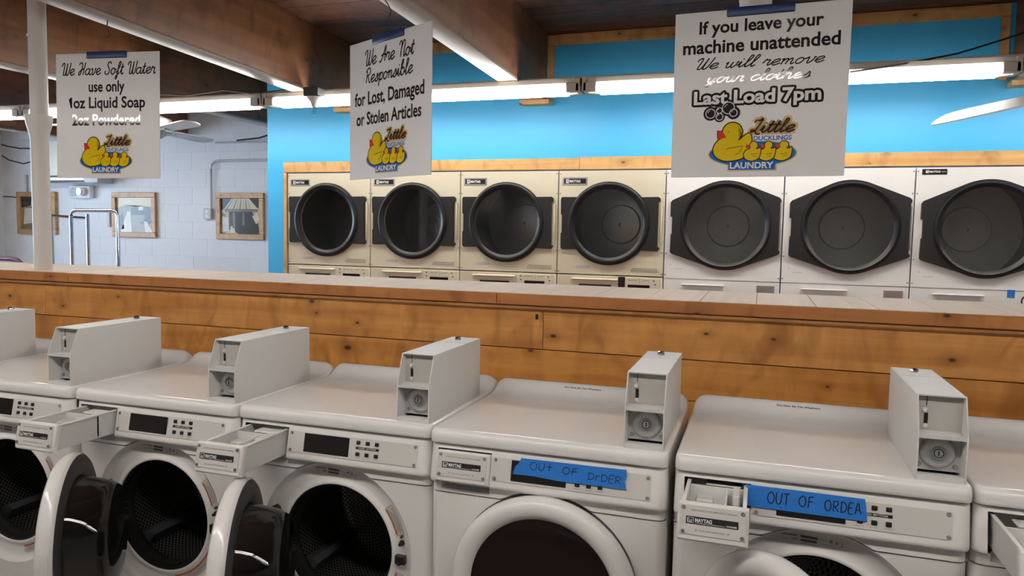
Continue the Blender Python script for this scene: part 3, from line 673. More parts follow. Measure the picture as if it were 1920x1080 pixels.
# clothes rail cart
t = thing('laundry_cart', 'chrome laundry cart with a tall hanging rail in front of the block wall', 'cart', (-3.45, 3.2, 0))
def hoop(y, xa, xb, z, r):
    return MB().tube([(xa, y, 0.75), (xa, y, z - 0.05), (xa + 0.012, y, z - 0.015), (xa + 0.05, y, z), (xb - 0.05, y, z), (xb - 0.012, y, z - 0.015), (xb, y, z - 0.05), (xb, y, 0.75)], r, 10)
hoop(0.0, -0.262, 0.285, 1.69, 0.017).obj('hanging_rail', M['chrome'], t)
MB().tube([(-0.20, 0.12, 0.75), (-0.20, 0.12, 1.66)], 0.016, 10).obj('post', M['chrome'], t)
MB().tube([(-0.20, 0.12, 1.62), (-0.62, 0.10, 1.64)], 0.012, 8).obj('side_rail', M['chrome'], t)
MB().tube([(-0.62, 0.10, 0.75), (-0.62, 0.10, 1.66)], 0.014, 8).obj('post', M['chrome'], t)
wk = MB()
for k in range(9):
    xx = -0.60 + k * 0.11; wk.tube([(xx, -0.02, 0.30), (xx, -0.02, 0.75)], 0.004, 5); wk.tube([(xx, 0.5, 0.30), (xx, 0.5, 0.75)], 0.004, 5); wk.tube([(xx, -0.02, 0.30), (xx, 0.5, 0.30)], 0.004, 5)
wk.obj('basket_wire', M['chrome'], t)['kind'] = 'stuff'
MB().tube([(-0.63, -0.02, 0.75), (0.30, -0.02, 0.75), (0.30, 0.5, 0.75), (-0.63, 0.5, 0.75), (-0.63, -0.02, 0.75)], 0.012, 8).obj('basket_rim', M['chrome'], t)
MB().box(-0.62, 0.29, -0.01, 0.49, 0.12, 0.15, 0.01, 1).obj('base', M['steel'], t)
for sx in (-0.55, 0.23):
    for sy in (0.05, 0.43): MB().lathe([(0, -0.015), (0.05, -0.012), (0.055, 0), (0.05, 0.012), (0, 0.015)], n=20).obj('caster', M['rubber'], t, (sx, sy, 0.058))
t = thing('cart_handle', 'purple tube handle of a cart at the left edge just above the counter', 'cart', (-4.7, 3.2, 0))
MB().tube([(-0.8, 0, 1.225), (0.22, 0, 1.222), (0.30, 0, 1.21), (0.35, 0, 1.18), (0.37, 0, 1.13), (0.37, 0, 0.0)], 0.02, 10).obj('handle', M['purple'], t)
MB().tube([(0.39, 0, 1.165), (0.45, 0, 1.17), (0.52, 0, 1.16), (0.6, 0, 1.14)], 0.008, 6).obj('cord', M['wire'], t)
MB().tube([(-0.8, 0, 0.0), (-0.8, 0, 1.225)], 0.02, 10).obj('post', M['purple'], t)
# ------------------------------------------------------------------ tumble dryers
def plate_hole(outer, cx, cz, r, y0, y1, n=48):
    """slab with a round hole, front at y0 and back at y1"""
    t = bmesh.new()
    def loop(pts):
        vs = [t.verts.new((p[0], y0, p[1])) for p in pts]
        return [t.edges.new((vs[i], vs[(i + 1) % len(vs)])) for i in range(len(vs))]
    es = loop(outer) + loop([(cx + r * math.cos(2 * PI * i / n), cz + r * math.sin(2 * PI * i / n)) for i in range(n)])
    bmesh.ops.triangle_fill(t, edges=es, use_beauty=True)
    ex = bmesh.ops.extrude_face_region(t, geom=list(t.faces))
    vs = [g for g in ex['geom'] if isinstance(g, bmesh.types.BMVert)]
    bmesh.ops.translate(t, verts=vs, vec=(0, y1 - y0, 0))
    bmesh.ops.recalc_face_normals(t, faces=t.faces)
    mb = MB(); mb.merge(t); return mb
def arc(cx, cz, r, a0, a1, n=16):
    return [(cx + r * math.cos(math.radians(a0 + (a1 - a0) * i / n)), cz + r * math.sin(math.radians(a0 + (a1 - a0) * i / n))) for i in range(n + 1)]
DM = {}
def dmesh(key, fn):
    if key not in DM: DM[key] = fn()
    return DM[key]
def scr():
    return MB().lathe([(0, -0.0035), (0.004, -0.003), (0.0055, 0)], n=10).mesh('screw', M['screw'])
def art_mesh(mb, name, m):
    face_out(mb); me = bpy.data.meshes.new(name); mb.bm.to_mesh(me); mb.bm.free(); me.materials.append(m); return me
def dryer(x0, wide, kind, label, plate=True):
    wht = kind == 'white'
    t = thing('tumble_dryer', label, 'dryer', (x0, DY, 0), 0, 'white tumble dryers set in the blue wall' if wht else 'champagne tumble dryers set in the blue wall')
    cm = M['dryer_white'] if wht else M['beige']
    gx, gz, gr = (0.42, 1.636, 0.268) if wht else (0.39, 1.638, 0.258)
    K = lambda n, fn: dmesh((kind, n), fn)
    P = lambda n, fn, par=t, loc=(0, 0, 0), rot=(0, 0, 0): mesh_obj(n, K(n, fn), par, loc, rot)
    P('body', lambda: MB().box(0.004, 0.006, 0.03, 0.9, 0, 2.03).box(wide - 0.006, wide - 0.004, 0.03, 0.9, 0, 2.03).box(0.004, wide - 0.004, 0.03, 0.9, 2.026, 2.03).box(0.004, wide - 0.004, 0.9, 0.905, 0, 2.03).mesh('body', M['steel']))
    P('front_panel', lambda: plate_hole([(0.004, 1.258), (wide - 0.004, 1.258), (wide - 0.004, 2.028), (0.004, 2.028)], gx, gz, gr + 0.01, 0.0, 0.03).mesh('front_panel', cm))
    def drum():
        mb = MB(); mb.lathe([(gr + 0.012, 0.03), (gr + 0.012, 0.08), (gr + 0.08, 0.10), (gr + 0.08, 0.52)], gx, gz, 48); return mb.mesh('drum', M['steel'] if wht else M['darkgrey'])
    P('drum', drum)
    P('drum_back', lambda: MB().lathe([(gr + 0.08, 0.52), (0.16, 0.515), (0.15, 0.49), (0.012, 0.48), (0.010, 0.50), (0, 0.50)], gx, gz, 48).mesh('drum_back', M['drumgrey'] if wht else M['steel']))
    if wht:
        out = [(0.046, 1.565), (0.053, 1.572), (0.053, 1.690), (0.040, 1.695), (0.040, 1.795), (0.052, 1.812)] + arc(gx, gz, 0.314, 113, 66) + [(0.772, 1.832), (0.785, 1.818), (0.785, 1.80), (0.779, 1.795), (0.779, 1.47), (0.788, 1.462), (0.788, 1.448), (0.776, 1.438)] + arc(gx, gz, 0.314, -65, -115) + [(0.058, 1.427), (0.044, 1.44)]
    else:
        out = [(0.030, 1.560), (0.037, 1.567), (0.037, 1.698), (0.029, 1.703), (0.027, 1.820), (0.037, 1.832)] + arc(gx, gz, 0.308, 141, 39) + [(0.752, 1.834), (0.765, 1.822), (0.765, 1.800), (0.752, 1.795), (0.752, 1.475), (0.765, 1.468), (0.765, 1.455), (0.752, 1.442)] + arc(gx, gz, 0.308, -39, -141) + [(0.042, 1.442), (0.031, 1.452)]
    P('door', lambda: plate_hole(out, gx, gz, gr + 0.006, -0.026, -0.001).mesh('door', M['dryer_black']))
    door = t.children[-1]
    rp = [(gr + 0.046, -0.026), (gr + 0.043, -0.034), (gr + 0.032, -0.040), (gr + 0.020, -0.038), (gr + 0.006, -0.028), (gr - 0.004, -0.022), (gr + 0.006, -0.012), (gr + 0.02, -0.02)] if not wht else \
         [(gr + 0.040, -0.026), (gr + 0.034, -0.036), (gr + 0.022, -0.038), (gr + 0.010, -0.030), (gr - 0.002, -0.020), (gr + 0.006, -0.012), (gr + 0.02, -0.02)]
    P('door_ring', lambda: MB().lathe(rp, gx, gz, 56).mesh('door_ring', M['dryer_ring']), door)
    P('glass', lambda: MB().lathe([(0, -0.010), (gr + 0.004, -0.010), (gr + 0.004, -0.016), (0, -0.016)], gx, gz, 48).mesh('glass', M['door_glass']), door)
    P('door_handle', lambda: MB().box(0.772, 0.784, -0.03, 0.0, 1.50, 1.78, 0.004, 1).mesh('door_handle', cm) if not wht else MB().box(0.789, 0.794, -0.02, 0.0, 1.49, 1.78, 0.002, 1).mesh('door_handle', cm), door)
    for sx in (0.013, wide - 0.013):
        for sz in (1.275, 1.43, 1.86, 2.005): mesh_obj('screw', K('screw', scr), t, (sx, 0, sz))
    if plate:
        a = (0.035, 0.178, 1.982, 2.018) if wht else (0.030, 0.222, 1.920, 1.980)
        np_ = P('nameplate', lambda: MB().box(a[0], a[1], -0.004, 0, a[2], a[3], 0.001, 1).mesh('nameplate', M['ink'] if wht else M['steel']))
        if not wht: P('plate_field', lambda: MB().box(a[0] + 0.012, a[1] - 0.010, -0.0052, -0.003, a[2] + 0.012, a[3] - 0.010).mesh('plate_field', M['ink']), np_)
        def lg():
            mb = MB(); w_ = a[1] - a[0]; h_ = a[3] - a[2]; yy = -0.0056
            flat(mb, [(a[0] + .14 * w_, a[2] + .27 * h_), (a[0] + .27 * w_, a[2] + .27 * h_), (a[0] + .27 * w_, a[3] - .25 * h_), (a[0] + .14 * w_, a[3] - .25 * h_)], yy)
            text_into(mb, 'MAYTAG', a[0] + .30 * w_, a[0] + .72 * w_, a[2] + .36 * h_, h_ * .30, 0.03, yy)
            if wht: text_into(mb, 'COMMERCIAL', a[0] + .75 * w_, a[0] + .95 * w_, a[2] + .45 * h_, h_ * .1, 0.01, yy)
            return art_mesh(mb, 'plate_lettering', M['white_print'])
        P('plate_lettering', lg, np_)
        def lg2():
            mb = MB(); w_ = a[1] - a[0]; h_ = a[3] - a[2]
            script_into(mb, 'm', a[0] + .155 * w_, a[0] + .255 * w_, a[2] + .35 * h_, h_ * .6, w_ * .012, -0.006)
            return art_mesh(mb, 'plate_emblem', M['ink'])
        P('plate_emblem', lg2, np_)
    def stickers():
        mb = MB()
        flat(mb, [(0.12, 1.298), (0.275, 1.298), (0.275, 1.322), (0.12, 1.322)], -0.0006)
        return art_mesh(mb, 'sticker', M['label_white'])
    if not wht: P('sticker', stickers)
    def st2():
        mb = MB()
        if wht: 
            text_into(mb, 'LOAD CLOTHES LOOSELY', 0.075, 0.135, 1.318, 0.005, 0, -0.001); text_into(mb, 'o', 0.045, 0.055, 1.345, 0.01, 0.0, -0.001)
        else:
            text_into(mb, 'TO START DRYER', 0.15, 0.255, 1.312, 0.006, 0.02, -0.001); text_into(mb, 'CLOSE LINT DOOR', 0.15, 0.255, 1.302, 0.005, 0.02, -0.001)
            text_into(mb, 'WARNING FIRE HAZARD INSTRUCTIONS', 0.57, 0.755, 1.309, 0.006, 0.02, -0.001)
            for k in range(4): ribbon(mb, [(0.562, 1.303 - k * .006), (0.757, 1.303 - k * .006)], 0.0018, -0.001)
        return art_mesh(mb, 'sticker_lettering', M['print'])
    P('sticker_lettering', st2)
    lp = P('lower_panel', lambda: MB().box(0.004, wide - 0.004, -0.002, 0.03, 0.05, 1.25, 0.003, 1).mesh('lower_panel', cm))
    hx = (0.135, 0.425) if wht else (0.12, 0.47)
    hz = 1.208 if wht else 1.222
    P('lint_handle', lambda: MB().prism([(0.0, hz + 0.006), (-0.022, hz + 0.007), (-0.026, hz + 0.001), (-0.020, hz - 0.005), (0.0, hz - 0.002)], hx[0], hx[1], 'YZ').mesh('lint_handle', M['dryer_white'] if wht else M['beige']), lp)
    if wht:
        P('coin_plate', lambda: MB().box(0.645, 0.765, -0.006, 0, 1.09, 1.222, 0.002, 1).mesh('coin_plate', M['steel']), lp)
        P('rail', lambda: MB().box(0.004, wide - 0.004, -0.006, 0.03, 1.2505, 1.2575).mesh('rail', cm))
    else:
        P('lint_slot', lambda: MB().box(0.175, 0.42, -0.004, 0, 1.168, 1.184).mesh('lint_slot', M['black']), lp)
        cp = P('coin_module', lambda: MB().box(0.49, 0.79, -0.006, 0, 1.08, 1.243, 0.003, 1).mesh('coin_module', cm), lp)
        P('coin_window', lambda: MB().box(0.545, 0.705, -0.009, -0.005, 1.168, 1.192).mesh('coin_window', M['blackgloss']), cp)
        def marks():
            mb = MB()
            for xx, zz in ((.515, 1.225), (.515, 1.198), (.735, 1.225), (.745, 1.198)): flat(mb, [(xx - .009, zz), (xx, zz - .007), (xx + .009, zz), (xx, zz + .007)], -0.0065)
            text_into(mb, 'TEMPERATURE', .545, .61, 1.222, .006, .02, -0.0065); text_into(mb, 'START', .65, .70, 1.222, .006, .02, -0.0065)
            ribbon(mb, [(.63, 1.24), (.63, 1.205)], .002, -0.0065)
            return art_mesh(mb, 'panel_marks', M['print'])
        P('panel_marks', marks, cp)
    return t
bl_ = ['champagne coloured dryer at the left end beside the blue wall edge', 'champagne coloured dryer second from the left behind the middle hanging sign', 'champagne coloured dryer third from the left with its whole nameplate in view', 'champagne coloured dryer beside the white ones with black tape on its control panel']
for k in range(4): dryer(DX0 + 0.8 * k, 0.8, 'beige', bl_[k])
wl_ = ['white dryer with hexagonal black door directly under the unattended machine sign', 'white dryer with hexagonal black door between the other two white dryers', 'white dryer with hexagonal black door cut by the right edge of the picture']
for k in range(3): dryer(DX0 + 3.2 + 0.801 * k, 0.801, 'white', wl_[k], k == 2)
o = bx('black_tape', 0.843 + 0.474, 0.843 + 0.524, DY - 0.010, DY - 0.0065, 1.16, 1.248, M['black']); tag(o, 'short strip of black tape on the control panel of the last champagne dryer', 'tape')
xp = DX0 + 3.2 + 1.602
t = thing('paper_notice', 'white paper notice taped to the right white dryer', 'notice', (xp + 0.5, DY - 0.03, 1.06))
MB().box(0.009, 0.45, -0.0015, 0, 0, 0.182).obj('sheet', M['paper'], t)
mb = MB(); script_into(mb, 'OUT', 0.125, 0.40, 0.085, 0.085, 0.010, -0.002, 0.0, HAND); script_into(mb, 'OF', 0.15, 0.33, 0.0, 0.07, 0.010, -0.002, 0.0, HAND); art_obj(mb, 'lettering', M['red_marker'], t)
MB().box(0.047, 0.089, -0.003, -0.0012, 0.145, 0.196).obj('tape_tab', M['tape'], t)

# ------------------------------------------------------------------ hanging signs
def sign(label, x, y, z, rz, rx, art, hook, sx=1.0):
    t = thing('hanging_sign', label, 'sign', (x, y, z), math.radians(rz), 'white hanging notices of the laundry')
    t.rotation_euler = (math.radians(rx), 0, math.radians(rz))
    t.scale = (sx, 1, 1)
    MB().box(-0.305, 0.305, 0, 0.004, 0, 0.61, 0.001, 1).obj('board', M['sign'], t)
    MB().box(-0.118, 0.118, -0.006, 0.010, 0.583, 0.617, 0.005, 2).obj('clip', M['clip'], t)
    MB().prism([(-0.045, 0.617), (0.045, 0.617), (0.010, 0.69), (-0.010, 0.69)], 0.0015, 0.0022).obj('clear_hanger', M['clear'], t)
    O = (-0.305, 0, 0)
    L = lambda k: -0.0005 * k
    def a(name, m, fn, par=t):
        mb = MB(); fn(mb); loc = O if par is t else (0, 0, 0)
        if name == 'word':
            for wmb in words_split(mb, 0.0085): art_obj(wmb, name, M[m], par, loc)
            return
        return art_obj(mb, name, M[m], par, loc)
    art(a, L)
    # emblem of the laundry, the same print on all three boards
    oval = [(0.2945 + 0.153 * math.cos(q * PI / 24), 0.085 + 0.046 * math.sin(q * PI / 24)) for q in range(48)]
    halo = [(0.2945 + 0.158 * math.cos(q * PI / 24), 0.085 + 0.051 * math.sin(q * PI / 24)) for q in range(48)]
    em = a('emblem', 'logo_halo', lambda mb: (flat(mb, halo, L(1)), script_into(mb, 'Little', 0.283, 0.436, 0.161, 0.048, 0.023, L(1), 0.3), flat(mb, [(.208, .021), (.384, .021), (.384, .045), (.208, .045)], L(1))))
    def e(name, m, fn): return a(name, m, fn, em)
    e('oval', 'logo_blue', lambda mb: (flat(mb, oval, L(2)), flat(mb, [(.213, .026), (.378, .026), (.378, .050), (.213, .050)], L(2))))
    e('word_halo', 'sign_white', lambda mb: flat(mb, [(.293, .129), (.436, .129), (.436, .152), (.293, .152)], L(3)))
    duck = [(.223, .202), (.248, .192), (.260, .166), (.253, .144), (.247, .136), (.262, .150), (.279, .161), (.290, .155), (.294, .138), (.292, .118), (.284, .098), (.276, .082), (.264, .069), (.24, .061), (.203, .058), (.175, .067), (.158, .084), (.154, .104), (.160, .122), (.172, .137), (.185, .145), (.190, .155), (.187, .174), (.200, .194)]
    ds = sample(duck, True, 4)
    baby = [(.302, .129), (.314, .122), (.315, .110), (.310, .103), (.318, .103), (.325, .107), (.326, .09), (.320, .068), (.296, .057), (.272, .065), (.265, .082), (.272, .096), (.285, .103), (.288, .109), (.287, .119), (.293, .127)]
    for dx in (0.0, 0.0515, 0.104):
        s = 1.0 if dx < .1 else 1.12
        bs = sample([((p[0] - .295) * s + .295 + dx, (p[1] - .057) * (1 if s == 1 else 1.0) + .057) for p in baby], True, 4)
        k0 = 7 if dx == 0 else (6 if dx < .1 else 5)
        e('duckling', 'duck', lambda mb, bs=bs, k0=k0: flat(mb, bs, L(k0 + .0)))
        e('duckling_outline', 'logo_line', lambda mb, bs=bs, k0=k0: ribbon(mb, bs, 0.0032, L(k0 + .3), True))
        e('duckling_beak', 'beak', lambda mb, dx=dx, k0=k0: flat(mb, [(.273 + dx, .118), (.288 + dx, .116), (.287 + dx, .104), (.274 + dx, .106)], L(k0 + .5)))
        e('duckling_wing', 'logo_line', lambda mb, dx=dx, k0=k0: (ribbon(mb, [(.292 + dx, .081), (.304 + dx, .083), (.314 + dx, .085)], 0.0014, L(k0 + .5)), ribbon(mb, [(.298 + dx, .075), (.312 + dx, .076)], 0.0012, L(k0 + .5))))
    e('mother_duck', 'duck', lambda mb: flat(mb, ds, L(4)))
    e('mother_duck_outline', 'logo_line', lambda mb: ribbon(mb, ds, 0.0042, L(4.4), True))
    bk_ = [(.168, .172), (.187, .170), (.203, .145), (.170, .141)]
    e('mother_duck_beak', 'beak', lambda mb: flat(mb, bk_, L(4.6)))
    e('beak_outline', 'logo_line', lambda mb: ribbon(mb, bk_[:2][::-1] + [bk_[3]], 0.0025, L(4.8)))
    e('mother_duck_eye', 'print', lambda mb: flat(mb, arc(.208, .166, .0025, 0, 340, 10), L(4.8)))
    e('mother_duck_wing', 'logo_line', lambda mb: (ribbon(mb, sample([(.204, .101), (.212, .106), (.235, .109), (.262, .115)]), 0.002, L(4.8)), ribbon(mb, sample([(.262, .112), (.256, .100), (.248, .094)]), 0.0015, L(4.8)), ribbon(mb, sample([(.258, .096), (.25, .088), (.235, .082)]), 0.0015, L(4.8))))
    e('script_word', 'logo_line', lambda mb: script_into(mb, 'Little', 0.283, 0.436, 0.161, 0.048, 0.0052, L(4), 0.3))
    e('blue_word', 'logo_blue', lambda mb: text_into(mb, 'DUCKLINGS', .299, .430, .1325, .0158, 0.025, L(4)))
    e('white_word', 'sign_white', lambda mb: text_into(mb, 'LAUNDRY', .218, .372, .0315, .0215, 0.03, L(4)))
    # wire and hook up to the beam
    mw = Matrix.Translation((x, y, z)) @ t.rotation_euler.to_matrix().to_4x4()
    hp = mw.inverted() @ Vector(hook)
    MB().tube([(0.0, 0.002, 0.684), (0.012, 0.002, 0.690), (0.016, 0.002, 0.703), (0.006, 0.002, 0.716), (0.0, 0.002, 0.728), tuple(hp)], 0.0028, 6).obj('hook_wire', M['wire'], t)
    return t
def art1(a, L):
    a('word', 'ink', lambda mb: script_into(mb, 'We Have Soft Water', .030, .585, .505, .060, .0062, L(1)))
    a('word', 'ink', lambda mb: text_into(mb, 'use only', .196, .408, .423, .050, .025, L(1)))
    a('word', 'ink', lambda mb: (text_into(mb, 'oz Liquid Soap', .104, .527, .344, .052, .025, L(1)), flat(mb, [(.0875, .344), (.0965, .344), (.0965, .396), (.0885, .396), (.0765, .386), (.0795, .379), (.0875, .385)], L(1))))
    a('word', 'ink', lambda mb: text_into(mb, '2oz Powdered', .095, .498, .260, .052, .025, L(1)))
def art2(a, L):
    a('word', 'ink', lambda mb: script_into(mb, 'We Are Not', .119, .488, .500, .066, .0068, L(1)))
    a('word', 'ink', lambda mb: script_into(mb, 'Responsible', .128, .481, .424, .062, .0068, L(1)))
    a('word', 'ink', lambda mb: text_into(mb, 'for Lost, Damaged', .044, .563, .330, .055, .025, L(1)))
    a('word', 'ink', lambda mb: text_into(mb, 'or Stolen Articles', .057, .544, .242, .053, .025, L(1)))
def art3(a, L):
    a('word', 'ink', lambda mb: text_into(mb, 'If you leave your', .090, .520, .530, .043, .025, L(1)))
    a('word', 'ink', lambda mb: text_into(mb, 'machine unattended', .032, .577, .459, .046, .025, L(1)))
    a('word', 'ink', lambda mb: script_into(mb, 'We will remove', .069, .523, .401, .040, .0046, L(1), 0.35))
    a('word', 'ink', lambda mb: script_into(mb, 'your clothes', .118, .480, .350, .040, .0046, L(1), 0.35))
    bub = [(.141, .236, .017, .026), (.173, .2465, .0105, .02), (.205, .2545, .0215, .030), (.224, .236, .0135, .024), (.174, .2235, .0125, .020)]
    def blob(mb):
        text_into(mb, 'Last Load 7pm', .078, .523, .272, .045, .03, L(1), 0, .0165)
        for n_, (x, z, r, R) in enumerate(bub): flat(mb, arc(x, z, R, 0, 350, 28), L(1.02 + .02 * n_))
    ou = a('outlined_line', 'ink', blob)
    a('outline_fill', 'sign_white', lambda mb: text_into(mb, 'Last Load 7pm', .078, .523, .272, .045, .032, L(2)), ou)
    for n_, (x, z, r, R) in enumerate(bub):
        a('bubble', 'ink', lambda mb: flat(mb, arc(x, z, r, 0, 350, 28), L(2.1 + .12 * n_)), ou)
        a('bubble_ring', 'sign_white', lambda mb: (ribbon(mb, arc(x, z, r, 0, 345, 24), .0028, L(2.16 + .12 * n_), True), ribbon(mb, arc(x, z, r * .62, 100, 170, 8), .0018, L(2.16 + .12 * n_))), ou)
sign('white hanging sign about soft water liquid soap and powder beside the column', -0.762, 0.874, 1.793, 7.6, -1.24, art1, (-0.95, 1.06, zb(1.06) - 0.018), 0.945)
sign('white hanging sign turned sideways about lost damaged or stolen articles', 0.7535, 0.9235, 1.791, -27.4, 0.0, art2, (0.665, 1.0, zb(1.0) - 0.018))
sign('large white hanging sign nearest the viewer about unattended machines and last load', 2.2675, 0.927, 1.7845, -3.2, 1.1, art3, (2.25, 0.935, zb(.935) - 0.018))
# ------------------------------------------------------------------ front loading washers
BX, BZ, BR = 0.36, 0.56, 0.27           # centre and radius of the round door recess
T_ = math.atan(0.2)                     # the console face leans back
WM = {}
def wm(key, fn):
    if key not in WM: WM[key] = fn()
    return WM[key]
def planround(y, d, r, lim=0.05):
    if y > lim or d >= r: return y
    k = 1 - max(0, y) / lim
    return y + (r - math.sqrt(max(0, r * r - (r - d) ** 2))) * k
def loft(prof, xs, fn, close=True, x0=0.004, x1=0.696):
    mb = MB(); rows = []
    for x in xs:
        d = min(x - x0, x1 - x)
        rows.append([mb.bm.verts.new((x, *fn(y, z, d))) for y, z in prof])
    n = len(prof)
    for A, B in zip(rows, rows[1:]):
        for i in range(n if close else n - 1):
            j = (i + 1) % n; mb.bm.faces.new((A[i], A[j], B[j], B[i]))
    if close: mb.bm.faces.new(rows[0]); mb.bm.faces.new(rows[-1][::-1])
    return mb
DS = [0, .001, .003, .006, .010, .015, .021, .028, .036, .045]
def stations(a, b): return [a + d for d in DS] + [(a + b) / 2] + [b - d for d in DS[::-1]]
def m_lid():
    prof = [(.02, .944), (-.006, .944), (-.012, .947), (-.014, .952), (-.014, .955), (-.014, .963), (-.014, .966), (-.0115, .976), (-.005, .983), (.004, .9855), (.012, .9855), (.025, .9855), (.30, .9855), (.48, .9855), (.492, .9858), (.515, .988), (.538, .997), (.552, 1.012), (.561, 1.0235), (.571, 1.0295), (.585, 1.0295), (.596, 1.022), (.602, .99), (.604, .944)]
    def fn(y, z, d):
        y2 = planround(y, d, .022)
        if z > .9865:
            q = 1 if d >= .045 else math.sqrt(max(0, 1 - (1 - d / .045) ** 2)); z = .9865 + (z - .9865) * q
        if z > .975 and d < .009: z -= .009 - math.sqrt(max(0, .009 ** 2 - (.009 - d) ** 2))
        return y2, z
    return loft(prof, stations(.004, .696), fn).mesh('lid', M['enamel'], 35)
FP = [(.02, .9415), (.004, .9415), (-.001, .940), (-.0035, .936), (-.0047, .930), (-.0213, .847), (-.0225, .841), (-.0222, .835), (-.018, .8295), (-.010, .827), (.02, .827)]
def face_fn(y, z, d): return planround(y, d, .028, .02), z
def m_console():
    mb = MB()
    def add(b):
        mb.merge(b.bm)
    add(loft(FP, [.004 + d for d in DS if d < .027] + [.0305], face_fn))
    add(loft(FP, [.1985] + [.35, .5] + [.696 - d for d in DS[::-1]], face_fn))
    top = [(.02, .9415), (.004, .9415), (-.001, .940), (-.0035, .936), (-.0048, .9295), (.02, .9295)]
    add(loft(top, [.0305, .1985], lambda y, z, d: (y, z)))
    # lower lip above the round recess, with the finger pocket under the drawer
    def lip(xa, xb, za, zb_):
        x = xa; xs = []
        n = max(2, int((xb - xa) / .008))
        for i in range(n):
            p, q = xa + (xb - xa) * i / n, xa + (xb - xa) * (i + 1) / n
            def lo(x):
                h = BR + .003; dx = abs(x - BX)
                return max(za, BZ + math.sqrt(h * h - dx * dx)) if dx < h else za
            l0, l1 = lo(p), lo(q)
            if min(l0, l1) >= zb_ - .0005: continue
            l0, l1 = min(l0, zb_ - .0003), min(l1, zb_ - .0003)
            y0, y1 = planround(-.004, min(p - .004, .696 - p), .028, .02), planround(-.004, min(q - .004, .696 - q), .028, .02)
            a = [(p, y0, l0), (q, y1, l1), (q, y1, zb_), (p, y0, zb_)]
            V = [mb.bm.verts.new(v) for v in a]; W = [mb.bm.verts.new((v[0], .012, v[2])) for v in a]
            mb.bm.faces.new(V); mb.bm.faces.new((V[1], V[0], W[0], W[1])); mb.bm.faces.new((V[3], V[2], W[2], W[3])); mb.bm.faces.new((V[0], V[3], W[3], W[0])); mb.bm.faces.new((V[2], V[1], W[1], W[2]))
    lip(.004, .042, .7990, .828); lip(.042, .192, .7990, .809); lip(.192, .696, .7990, .828)
    return mb.mesh('console', M['console'], 40)
def m_pocket():
    mb = MB()
    for q in ([(.042, -.002, .809), (.192, -.002, .809), (.186, .014, .819), (.049, .014, .819)], [(.049, .014, .819), (.186, .014, .819), (.186, .016, .829), (.049, .016, .829)], [(.042, -.002, .809), (.049, .014, .819), (.049, .016, .829), (.042, -.002, .829)], [(.192, -.002, .829), (.186, .016, .829), (.186, .014, .819), (.192, -.002, .809)]):
        mb.poly(q)
    return mb.mesh('finger_pocket', M['console'], 40, False)
def m_bay():
    mb = MB(); a, b, lo, hi, y0, y1 = .0305, .1985, .838, .9295, -.002, .30
    for q in ([(a, y0, lo), (b, y0, lo), (b, y1, lo), (a, y1, lo)], [(a, y0, hi), (a, y1, hi), (b, y1, hi), (b, y0, hi)], [(a, y0, lo), (a, y1, lo), (a, y1, hi), (a, y0, hi)], [(b, y0, lo), (b, y0, hi), (b, y1, hi), (b, y1, lo)], [(a, y1, lo), (b, y1, lo), (b, y1, hi), (a, y1, hi)]):
        mb.poly(q)
    return mb.mesh('dispenser_bay', M['darkgrey'], 0, False)
def m_cabinet():
    mb = MB(); zt = .7955; zl = .02
    xs = sorted(set([.004 + d for d in DS] + [.696 - d for d in DS] + [BX + BR * math.sin(PI * i / 56 - PI / 2) for i in range(57)]))
    yo = lambda x: planround(0, min(x - .004, .696 - x), .028, .02)
    def q(a, b, la, lb, ha, hb):
        if ha - la < 1e-5 and hb - lb < 1e-5: return
        mb.poly([(a, yo(a), la), (b, yo(b), lb), (b, yo(b), hb), (a, yo(a), ha)])
    for a, b in zip(xs, xs[1:]):
        m = (a + b) / 2
        if abs(m - BX) >= BR: q(a, b, zl, zl, zt, zt); continue
        h = lambda x: math.sqrt(max(0, BR * BR - (x - BX) ** 2))
        q(a, b, zl, zl, BZ - h(a), BZ - h(b))
        if min(BZ + h(a), BZ + h(b)) < zt: q(a, b, min(BZ + h(a), zt), min(BZ + h(b), zt), zt, zt)
    bmesh.ops.remove_doubles(mb.bm, verts=mb.bm.verts, dist=1e-5)
    mb.box(.004, .007, .028, .60, .02, .943).box(.693, .696, .028, .60, .02, .943).box(.004, .696, .597, .60, .02, .943).box(.007, .693, .03, .6, .02, .024)
    for fx in (.06, .64):
        for fy in (.07, .54): mb.lathe([(0, 0), (.025, 0), (.025, .02), (0, .02)], fx, fy, 16, 'Z')
    return mb.mesh('cabinet', M['enamel_body'], 35, True)
def m_dish(): return MB().lathe([(.2705, -.0005), (.266, .008), (.262, .018), (.256, .0235), (.248, .025), (.222, .025), (.212, .023), (.205, .017), (.200, .0145), (.196, .016), (.194, .022)], BX, BZ, 72).mesh('door_recess', M['enamel_body'], 50)
def m_gasket(): return MB().lathe([(.196, .019), (.190, .022), (.186, .030), (.188, .040), (.180, .052), (.176, .060), (.180, .075), (.21, .082)], BX, BZ, 64).mesh('gasket', M['rubber'], 60)
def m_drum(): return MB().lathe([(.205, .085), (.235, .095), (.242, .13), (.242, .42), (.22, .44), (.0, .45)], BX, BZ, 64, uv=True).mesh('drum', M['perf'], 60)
def m_baffle(): return MB().prism([(-.03, 0), (.03, 0), (.012, .05), (-.012, .05)], .12, .40, 'XZ', 0.006).mesh('baffle', M['darkgrey'])
def m_panel():
    mb = MB().prism([(-.223, -.033), (-.225, -.031), (-.225, .031), (-.222, .034), (.222, .034), (.225, .031), (.225, -.031), (.223, -.033)], -.0022, .0005)
    return mb.mesh('control_panel', M['panel'], 30)
def m_disp(): return MB().box(-.0805, .0805, -.0042, -.001, -.029, .029, .001, 1).mesh('display', M['blackgloss'])
def m_btn(): return MB().box(-.0068, .0068, -.0052, -.001, -.0058, .0058, .0016, 2).mesh('button', M['black'])
